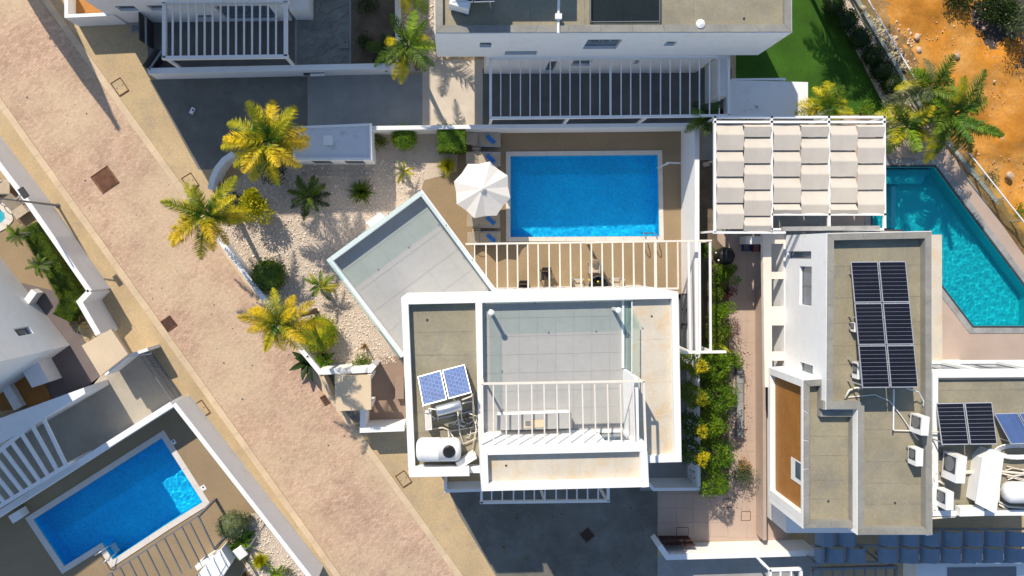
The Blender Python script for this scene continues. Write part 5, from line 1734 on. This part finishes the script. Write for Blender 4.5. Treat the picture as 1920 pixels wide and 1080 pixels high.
chair('pale dining chair on the right of the lemon table', 1150, 530, -math.pi / 2, TAN, ALU, 1.0, 'pale dining chairs')
pl_ = T('pool_ladder', 'pair of bent steel pool handrails by the pool corner', 'ladder', P(1222, 450))
for x in (1207, 1228):
    b = P(x, 452)
    q = [Vector((b.x, b.y + dy, z)) for dy, z in ((-.35, .0), (-.35, .45), (-.28, .62), (-.12, .68), (.1, .62), (.3, .35), (.42, -.1), (.45, -.9))]
    MB().tube(q, .025, 7).build('handrail', STEEL, pl_, True)
for z in (-.35, -.65):
    b, e = P(1207, 452), P(1228, 452)
    MB().bar((b.x, b.y + .44, z), (e.x, e.y + .44, z), .09, .03).build('tread', PLAST, pl_)
pl_ = T('pool_ladder', 'steel handrails and tread in the notch of the lower left pool', 'ladder', P(200, 1035))
for (x, y) in ((186, 1034), (196, 1050)):
    b, e = P(x, y), P(x + 22, y - 13)
    d = (e - b).normalized()
    MB().tube([b, b + Vector((0, 0, .5)), b + d * .2 + Vector((0, 0, .62)), b + d * .6 + Vector((0, 0, .3)), b + d * .8 + Vector((0, 0, -.6))], .022, 7).build('handrail', STEEL, pl_, True)
q = PP([(206, 1022), (216, 1016), (226, 1032), (216, 1037)], -.3)
MB().prism(q, -.34, -.3).build('tread', PLAST, pl_)
tag(MB().bar(P(1249, 305, 2.0), P(1276, 306, 2.0), .06, .05).build('towel_bar', PLAST), 'white bar of the outdoor shower beside the pool end', 'shower')
MB().bar(P(1253, 306, 2.0), (P(1253, 306, 2.0).x, P(1253, 306, 2.0).y, 0), .07, .07).build('post', PLAST, bpy.data.objects['towel_bar'])
# lamps
def lamp(label, px, py, h, arm, name='street_lamp'):
    b = P(px, py)
    t = T(name, label, 'street lamp', b)
    top = b + Vector((0, 0, h))
    MB().tube([b, b + Vector((0, 0, h * .5)), top], [.06, .05, .04], 8).build('pole', GREYM, t)
    MB().lathe(b, [(.12, 0), (.12, .05), (.06, .12)], 10).build('base_flange', GREYM, t)
    e = top + Vector((arm[0], arm[1], .06))
    MB().tube([top, top.lerp(e, .5) + Vector((0, 0, .04)), e], .03, 6).build('arm', GREYM, t)
    d = Vector((arm[0], arm[1], 0)).normalized()
    s = Vector((-d.y, d.x, 0)) * .28
    MB().hexa([e - s, e + s, e + s + d * .5, e - s + d * .5], [k + Vector((0, 0, .1)) for k in (e - s * .85, e + s * .85, e + s * .85 + d * .42, e - s * .85 + d * .42)]).build('lamp_head', PLAST, t)
    return t
lamp('grey street lamp with white head over the lower left plants', 513, 961, 4.35, (-.22, -.16))
b = P(108, 385)
t = T('street_lamp', 'grey street lamp pole with small dark flood light at the left edge', 'street lamp', b)
MB().tube([b, b + Vector((0, 0, 2.4)), b + Vector((0, 0, 4.9))], [.06, .05, .035], 8).build('pole', GREYM, t)
MB().lathe(b, [(.12, 0), (.12, .05), (.06, .12)], 10).build('base_flange', GREYM, t)
MB().bar(b + Vector((0, 0, 3.6)), P(42, 364, 3.95), .05, .05).build('bracket', ALU, t)
e, k = P(38, 353, 4.0), P(50, 370, 4.0)
MB().bar(e, k, .26, .1).build('lamp_head', IRON, t)
MB().bar(e - Vector((0, 0, .06)), k - Vector((0, 0, .06)), .2, .02).build('lens', PLAST, t)
gl = T('post_lamp', 'globe lamp with arm on the wall beside the shade pergola', 'lamp', P(1328, 306, 0))
b = P(1325, 306, 2.3)
MB().tube([(b.x, b.y, 0), (b.x, b.y, 2.6), P(1338, 303, 3.3)], [.05, .05, .04], 8).build('post', GREYM, gl)
cgl = P(1345, 302, 3.4)
MB().lathe(cgl - Vector((0, 0, .16)), [(.02, 0), (.12, .03), (.19, .1), (.21, .18), (.18, .28), (.1, .34), (0, .36)], 18).build('globe', M('blue_grey_globe', (.20, .32, .48), rough=.3, var=.05), gl, True)
MB().bar(P(1319, 309, 2.7), P(1338, 305, 2.75), .22, .08).build('bracket', IRON, gl)
# things in the passage beside the right house
bb = T('barbecue', 'barbecue under a crumpled black cover beside the fabric pergola', 'barbecue', P(1352, 480))
mb = MB()
c = P(1352, 480)
r = random.Random(3)
prof = [(.44, 0), (.43, .3), (.47, .6), (.45, .85), (.34, .98), (.15, 1.04), (0, 1.05)]
mb.lathe(c, prof, 18)
for v in mb.v:
    k = .035 * math.sin(v.x * 11 + v.z * 5) + .03 * math.sin(v.y * 13 - v.z * 4)
    d = Vector((v.x - c.x, v.y - c.y, 0))
    if d.length > .1: v += d.normalized() * k
mb.build('cover', BLACK, bb, True)
for (x, y) in ((1342, 474), (1347, 488)):
    MB().lathe(P(x, y, .98), [(.05, 0), (.05, .06), (.02, .08)], 8).build('buckle', PLAST, bb)
ac_unit('grey blue outdoor unit at the top of the passage by the right house', 1404, 451, 0, 1.15, .42, .9, 0)
def crate(label, px, py, mat):
    c = P(px, py)
    t = T('storage_crate', label, 'crate', c)
    for (x0, x1, y0, y1) in ((-.24, .24, -.2, -.17), (-.24, .24, .17, .2), (-.24, -.21, -.168, .168), (.21, .24, -.168, .168)):
        MB().prism([c + Vector(k) for k in ((x0, y0, 0), (x1, y0, 0), (x1, y1, 0), (x0, y1, 0))], 0, .3).build('side', mat, t)
    MB().prism([c + Vector(k) for k in ((-.208, -.168, 0), (.208, -.168, 0), (.208, .168, 0), (-.208, .168, 0))], .0, .03).build('bottom', mat, t)
crate('blue plastic crate below the grey blue outdoor unit', 1398, 464, BLUEP)
crate('red plastic crate below the grey blue outdoor unit', 1416, 465, REDP)
pt_ = T('planter_box', 'narrow grey stone planter edge along the pink path', 'planter', P(1388, 750))
for k in range(8):
    y = 685 + k * 17
    MB().prism(PP([(1382, y + .3), (1394, y + .3), (1394, y + 16.7), (1382, y + 16.7)], .35), 0, .35 + rnd.uniform(0, .02)).build('edge_stone', COPEST, pt_)
# fences
def fence(label, pts, h, name='glass_fence', posts=True, mat=GLASS, gap=1.6):
    c = [P(x, y, 0) for x, y in pts]
    t = T(name, label, 'fence', c[0])
    for a, b in zip(c, c[1:]):
        L = (b - a).length
        m = max(1, round(L / gap))
        for k in range(m):
            p, q = a.lerp(b, k / m), a.lerp(b, (k + 1) / m)
            d = (q - p).normalized() * .05
            up = Vector((0, 0, h / 2 + .05))
            MB().bar(p + d + up, q - d + up, .014, h - .1).build('glass_pane', mat, t)
            MB().bar(p, p + Vector((0, 0, h + .02)), .05, .05).build('post', ALU, t)
        MB().bar(a + Vector((0, 0, h + .04)), b + Vector((0, 0, h + .04)), .06, .035).build('rail', PLAST, t)
    return t
kb = T('retaining_kerb', 'pale kerb wall dividing the lawn strip from the orange dirt', 'wall', P(1640, 120))
q = PP([(1566, -60), (1694, 155), (1738, 225), (1800, 300), (1962, 500), (2010, 580)])
for a, b in zip(q, q[1:]):
    m = max(1, round((b - a).length / 1.6))
    for k in range(m):
        p, e = a.lerp(b, k / m), a.lerp(b, (k + 1) / m - .01)
        MB().bar(p + Vector((0, 0, .1)), e + Vector((0, 0, .1)), .2, .24).build('kerb_block', COPEST, kb)
fence('glass fence with pale rail between lawn and orange dirt', [(1562, -60), (1690, 155), (1728, 215)], 1.1)
fence('glass fence along the walkway of the turquoise pool', [(1790, 292), (1952, 495), (2000, 570)], 1.1)
pch = T('pallet_chair', 'pale wooden bench at the corner of the gravel strip', 'bench', P(1685, 180))
for k in range(5):
    a, b = P(1669 + k * 6, 172 + k * 1, .4), P(1690 + k * 5, 202 - k * 3, .4)
    MB().bar(a, b, .12, .04).build('seat_slat', TAN, pch)
for (x, y) in ((1670, 174), (1694, 177), (1690, 200), (1706, 190)):
    b = P(x, y)
    MB().bar(b, b + Vector((0, 0, .378)), .05, .05).build('leg', TAN, pch)
# rocks in the orange dirt
def rock(label, px, py, s, seed, group='pale rocks lying in the orange dirt'):
    bm = bmesh.new()
    bmesh.ops.create_icosphere(bm, subdivisions=2, radius=s)
    r = random.Random(seed)
    k = [Vector((r.gauss(0, 1), r.gauss(0, 1), r.gauss(0, 1))).normalized() for _ in range(7)]
    for v in bm.verts:
        for n_ in k:
            d = v.co.dot(n_) - s * .72
            if d > 0: v.co -= n_ * d * .85
        v.co.z *= .7
    c = P(px, py)
    me = bpy.data.meshes.new('rock'); bm.to_mesh(me); bm.free(); me.materials.append(ROCK)
    o = bpy.data.objects.new('rock', me); C.objects.link(o)
    o.location = (c.x, c.y, .22 + s * .3)
    tag(o, label, 'rock', group)
rock('largest pale boulder in the orange dirt near the pool fence', 1886, 330, .24, 1)
rock('pale rock in the rubble heap near the glass fence', 1713, 72, .20, 2)
rock('flat pale rock at the lower end of the rubble heap', 1716, 96, .2, 3)
rock('small rock at the top of the dirt beside the fence', 1614, 18, .17, 4)
rock('pale rock alone above the large dirt palm', 1788, 107, .2, 5)
rock('rock near the dark scrub at the right edge', 1838, 55, .15, 6)
rock('pale rock at right of the longest palm frond', 1872, 262, .16, 7)
# ------------------------------------------------------------------ plants
palm('tall yellow palm between the curved wall and the utility room', 503, 266, 4.7, 2.0, 17, [LYP, LYQ, LYP, LYQ], 'yellow feather palms', seed=3, lean=(.3, -.1), arch=(.45, .85), leaf=.24)
palm('yellow palm hanging over the paved road by the curved wall', 388, 402, 4.1, 2.05, 17, [LYP, LYQ, LYQ], 'yellow feather palms', seed=8, lean=(.2, 0), arch=(.45, .95), leaf=.21)
palm('yellow palm leaning over the road near the beige gate roof', 522, 606, 5.8, 1.75, 16, [LYP, LYP, LYQ], 'yellow feather palms', seed=12, lean=(.5, .1), arch=(.5, 1.1), leaf=.22)
palm('green palm beside the top house corner over the gravel', 766, 86, 4.0, 1.7, 13, [LG, LYQ, LG, LMG], seed=21, arch=(.4, 1.0), leaf=.22, lean=(.2, 0))
palm('large green palm leaning across the orange dirt', 1785, 215, 3.2, 2.4, 19, [LG, LMG, LG, LYQ, LMG], seed=30, arch=(.35, .8), az0=.2, leaf=.2)
palm('palm with yellow fronds beside the shade pergola corner', 1700, 240, 2.6, 1.6, 14, [LYQ, LG, LMG], seed=31, arch=(.4, .9))
palm('dusty green palm at the fence among the dirt rubble', 1745, 165, 3.0, 1.9, 12, [LG, LGR, LYG, LMG], seed=32, arch=(.5, 1.0))
palm('palm behind the low white block above the shade pergola', 1555, 200, 2.2, 1.5, 12, [LG, LYQ, LMG], seed=33, arch=(.4, .9))
palm('dark palm at the end of the long white frame', 1322, 222, 2.8, 1.1, 11, [LMG, LG, LDG], seed=34, arch=(.5, .9))
palm('palm by the lawn edge beyond the top of the strip', 1643, -76, 4.2, 2.0, 14, [LG, LMG], seed=35)
palm('taller palm by the lawn edge beyond the top of the strip', 1575, -140, 4.6, 2.0, 14, [LG, LMG], seed=37)
palm('palm off the gravel strip at the top edge', 766, -45, 3.0, 1.8, 12, [LG, LYG], seed=36)
palm('low dark green cycad in the shaded gravel', 578, 369, .7, 1.15, 13, [LMG, LDG, LMG], name='cycad', seed=40, arch=(.5, .6), leaf=.22, el=(.0, .8), trunk_r=.14)
palm('small pale green palm in the sunlit gravel beside the slanted terrace', 601, 537, 1.1, .85, 11, [LG, LYG, LGR], name='young_palm', seed=41, arch=(.5, .8), leaf=.2)
palm('young palm beside the gravel end of the shaded slabs', 757, 322, .8, .7, 9, [LGR, LYG], name='young_palm', seed=42, arch=(.4, .7), leaf=.18)
palm('soft green yucca palm beside the hedge nearest the left pool', 32, 440, 1.6, .62, 15, [LGR, LG, LMG], name='yucca', seed=43, arch=(.5, .8), leaf=.2)
palm('soft green yucca palm in the middle of the left garden', 73, 497, 1.8, .62, 15, [LGR, LG, LMG], name='yucca', seed=44, arch=(.5, .8), leaf=.2)
shrub('yellow flowering shrub below the tall yellow palm', 487, 384, 1.9, .95, LYS, 3000, .14, seed=1, zr=.8)
shrub('dark bush under the yellow palm by the curved wall', 443, 392, 1.2, .9, LDG, 1100, .11, seed=2)
shrub('dark shaded bush under the tall yellow palm', 512, 312, 1.4, 1.0, LDG, 1200, .12, seed=3)
shrub('round dark clipped bush inside the street wall', 504, 517, 1.5, .95, LMG, 3400, .075, seed=4, clumps=16, shell=.75, inner=.85)
shrub('round yellow green ball bush beside the leaning palm', 598, 626, 1.6, 1.05, LYG, 3400, .075, seed=5, clumps=16, shell=.75, inner=.85)
shrub('round clipped bush against the long white pool wall', 758, 258, 1.3, .68, LBG, 2400, .075, seed=6, clumps=14, shell=.7, inner=.85)
tag(shrub('square clipped hedge bush beside the upper sun lounger', 847, 262, 1.4, .72, LBG, 3600, .075, seed=7, boxy=True, inner=.93, ry=.66, cat='hedge', name='hedge'), None)
shrub('low mixed bush between utility room and round bush', 715, 266, .7, .5, LMG, 700, .08, seed=8)
shrub('leafy bush against the white entrance wall', 681, 680, 1.0, .62, LMG, 1300, .085, seed=9)
tussock('spiky round grass clump in the shaded gravel', 679, 360, .82, LMG, 330, .022, .8, seed=1, spread=1.1)
tussock('yellow striped grass clump beside the parasol', 839, 312, .72, LYG, 260, .022, .7, seed=2)
tussock('dead brown twig plant in the sunlit gravel', 684, 648, .5, LBR, 26, .016, .9, cat='plant', name='dry_plant', seed=3)
broadleaf('dark banana plant at the street wall corner', 578, 677, .95, LDG, 12, .16, 1.0, seed=4)
broadleaf('bright leafed plant on the street wall corner', 612, 676, .7, LBG, 12, .16, .9, seed=5)
tussock('reddish bromeliad beside the yellow green ball bush', 607, 664, .35, LRD, 50, .03, .3, cat='plant', name='bromeliad', seed=6)
tussock('orange brown dry grass inside the curved wall', 409, 350, .5, LBR, 90, .025, .8, seed=7)
# garden beside the white court wall
cs = 'column shrubs along the villa boundary wall'
column_shrub('column shrub with painted sunlit tip nearest the side frame, inside the wall', 1319, 690, 3.3, .55, LMG, LYT, 2200, .14, group=cs, seed=1)
column_shrub('column shrub with painted sunlit tip second from the side frame, inside the wall', 1318, 752, 3.3, .55, LMG, LYT, 2200, .14, group=cs, seed=2)
column_shrub('column shrub with painted sunlit tip third from the side frame, inside the wall', 1319, 812, 3.3, .55, LMG, LYT, 2200, .14, group=cs, seed=3)
column_shrub('column shrub with painted sunlit tip lowest inside the wall', 1319, 864, 3.3, .55, LMG, LYT, 2200, .14, group=cs, seed=4)
column_shrub('bright green column shrub highest outside the wall', 1350, 693, 2.7, 0.92, LBG, None, 3200, .13, group=cs, seed=5)
column_shrub('widest bright green column shrub outside the wall', 1364, 752, 3.0, 0.92, LBG, None, 3200, .13, group=cs, seed=6)
column_shrub('bright green column shrub in the middle outside the wall', 1348, 804, 2.7, .75, LBG, None, 2600, .13, group=cs, seed=7)
column_shrub('bright green column shrub above the orange flowering bush', 1357, 862, 2.8, .85, LBG, None, 2600, .13, group=cs, seed=8)
column_shrub('lowest bright green column shrub at the wall corner', 1350, 914, 2.7, .78, LBG, None, 2600, .13, group=cs, seed=9)
shrub('bright round bush beside the black covered barbecue', 1352, 514, 1.5, .92, LBG, 3000, .09, seed=10, ry=.6)
shrub('bright green bush in the middle of the planting strip', 1350, 588, 1.7, .88, LBG, 3000, .09, seed=11, ry=.7)
shrub('dark red leafed bush between two bright green bushes', 1366, 549, 1.3, .6, LRD, 900, .08, seed=12)
broadleaf('yellow green leafy plant below the middle bush', 1335, 640, .9, LYG, 12, .10, 1.2, seed=13)
shrub('small bush at the upper end of the planting strip', 1322, 470, 1.2, .5, LMG, 1300, .08, seed=14)
shrub('dark bush between barbecue and the red leafed bush', 1338, 548, 1.4, .7, LMG, 1900, .085, seed=92)
shrub('dark leafy bush above the yellow green leafy plant', 1346, 618, 1.5, .8, LMG, 2200, .09, seed=93)
shrub('dark leafy bush under the end of the narrow slatted frame', 1346, 660, 1.5, .85, LMG, 2400, .09, seed=94)
shrub('bright bush beside the highest column shrub', 1374, 676, 1.3, .6, LBG, 1500, .09, seed=95)
shrub('thin purple leafed shrub casting lacy shade on the pink path', 1368, 620, 1.8, .55, LRD, 420, .07, seed=15)
shrub('orange flowering bush beside the column shrubs on the pink path', 1398, 884, 1.2, .85, LGR, 1900, .085, seed=16)
fo = shrub('cluster of orange flowers on the bush beside the pink path', 1396, 872, 1.5, .5, leafmat('orange_flower', (.55, .20, .01), (.75, .38, .02)), 160, .09, seed=17, cat='flowers', name='flower_cluster', zr=.25)
# left garden
h_ = T('clipped_hedge', 'long clipped green hedge inside the white street wall', 'hedge', P(100, 510))
pts = [P(x, y, .9) for x, y in [(50, 424), (84, 480), (115, 536), (132, 564), (116, 596)]]
f = MB(); r = random.Random(5)
for i in range(18000):
    k = r.uniform(0, 4) if r.random() < .96 else 3.99
    a, b = pts[int(k)], pts[min(int(k) + 1, 4)]
    p = a.lerp(b, k - int(k))
    d = (b - a).normalized(); s = Vector((-d.y, d.x, 0))
    if r.random() < .6: q = p + s * r.uniform(-.46, .46) + Vector((0, 0, r.uniform(-.06, .05))); o = Vector((0, 0, 1))
    else:
        sg_ = r.choice((-1, 1)); q = p + s * sg_ * r.uniform(.42, .48); q.z = r.uniform(.05, .9); o = s * sg_
    leaves(f, q, o, .05, r)
f.build('foliage', LMG, h_)
core = wallmb(MB(), pts, .0, .84, 0.86).build('stem_mass', LMG, h_)
palm('striped dry agave beside the white pillar wall', 148, 606, .5, .6, 14, [LBR, LGR, LBR], name='agave', seed=50, arch=(.3, .4), leaf=.06, el=(.1, .9))
shrub('rounded grey green bush beside the lower left pool', 435, 985, 1.3, .80, LGR, 3000, .07, seed=20, clumps=14, shell=.7, inner=.8)
shrub('small grey green bush against the street wall', 466, 972, .7, .4, LGR, 600, .07, seed=21)
broadleaf('bright green leafy plant below the rounded grey green bush', 459, 1010, .75, LBG, 16, .14, .6, seed=22)
broadleaf('dark green leafy plant under the white lamp head', 444, 1028, .7, LMG, 14, .12, .6, seed=23)
tussock('yellow edged spiky clump beside the white lamp head', 489, 1050, .68, LYG, 150, .03, .6, seed=24)
broadleaf('star shaped green agave at the bottom edge', 521, 1071, .62, LBG, 18, .10, .4, name='agave', cat='agave', seed=25)
shrub('low grey green ground plant at the foot of the street wall', 540, 1072, .4, .45, LGR, 500, .06, seed=26)
tussock('dry brown plant beside the white pump house', 460, 1080, .5, LBR, 60, .03, .5, cat='plant', name='dry_plant', seed=27)
# gravel strip bushes on the lawn edge
for i, (x, y, w_) in enumerate([(1563, 8, 'at the top edge'), (1588, 38, 'second from the top'), (1612, 72, 'third from the top'), (1636, 105, 'third from the bench'), (1652, 132, 'second from the bench'), (1672, 158, 'nearest the bench')]):
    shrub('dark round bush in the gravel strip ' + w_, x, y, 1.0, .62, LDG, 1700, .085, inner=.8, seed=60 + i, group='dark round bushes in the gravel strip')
shrub('dark scrub bush on the bank at the top right corner', 1868, 8, 1.4, 1.2, LDG, 2400, .15, seed=70)
shrub('low brown scrub at the right edge of the bank', 1905, 88, .9, 1.0, LBR, 700, .1, seed=90)
shrub('dark thorny scrub at the top edge above the bank', 1795, -8, 1.0, 1.0, LDG, 1500, .13, seed=91)
shrub('olive scrub bush at the top right corner', 1912, 35, 1.5, 1.1, LGR, 1300, .13, seed=71)
shrub('thin pale weed bush beside the lawn and pergola', 1622, 205, .9, .6, LG, 450, .09, seed=72)
shrub('leafy weed bush behind the shade pergola beam', 1655, 212, 1.0, .6, LG, 500, .09, seed=73)
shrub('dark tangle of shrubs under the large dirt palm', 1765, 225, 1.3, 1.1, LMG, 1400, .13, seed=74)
shrub('grey dry weeds beside the fence of the turquoise pool', 1858, 330, .6, .6, LGR, 350, .08, seed=75)
shrub('small green weed in the dirt near the right edge', 1912, 395, .6, .45, LG, 320, .09, seed=76)
shrub('low plants at the foot of the white bench block', 1400, 212, 1.2, .5, LMG, 500, .09, seed=77)
shrub('shaded shrub in the soil bed of the top garden', 685, 78, .7, .6, LDG, 600, .1, seed=78)
shrub('shaded shrub at the top of the soil bed', 690, 5, .8, .7, LDG, 600, .1, seed=79)
palm('shaded palm inside the soil bed of the top garden', 722, 96, 1.2, 1.1, 10, [LDG, LMG], seed=80, name='young_palm')
column_shrub('tall narrow cypress beyond the top edge', -192, -232, 8.0, .85, LDG, None, 2600, .14, inner=True, cat='tree', name='cypress_tree', seed=81)
# left pool loungers at the edge
lounger('sun lounger beside the pale pool tip at the left edge', -20, 26, 352)
lounger('second sun lounger beside the street wall at the left edge', 24, 68, 370)
for _o in C.objects:
    if _o.get('label', '').startswith('second sun lounger beside'): _o.rotation_euler.z = -.95
# debris in the dirt
lg = T('log', 'bare log lying in the scrub at the top right', 'log', P(1850, 50, .2))
MB().tube([P(1836, 62, .25), P(1852, 47, .3), P(1870, 30, .35)], [.04, .05, .03], 7).build('trunk', BARK, lg, True)
MB().tube([P(1852, 47, .3), P(1856, 38, .5)], [.025, .01], 5).build('branch', BARK, lg, True)
lg = T('log', 'pale trunk leaning over the glass fence near the bench', 'log', P(1700, 172, .3))
MB().tube([P(1675, 176, .8), P(1700, 168, 1.3), P(1724, 160, 1.5)], [.06, .05, .03], 7).build('trunk', BARK, lg, True)
MB().tube([P(1700, 168, 1.3), P(1706, 175, 1.2)], [.03, .01], 5).build('branch', BARK, lg, True)

scatter('fallen_leaves', PP([(850, 930), (1225, 930), (1225, 1075), (940, 1075)]), 220, .015, .035, LBR, .005, 21)
scatter('fallen_petals', PP([(1360, 640), (1410, 640), (1410, 960), (1360, 960)]), 350, .012, .03, LRD, .03, 22)
scatter('street_litter', PP([(110, 60), (250, 240), (420, 470), (700, 900), (860, 1080), (640, 1080), (20, 190)]), 260, .012, .03, STONEM, .006, 23)
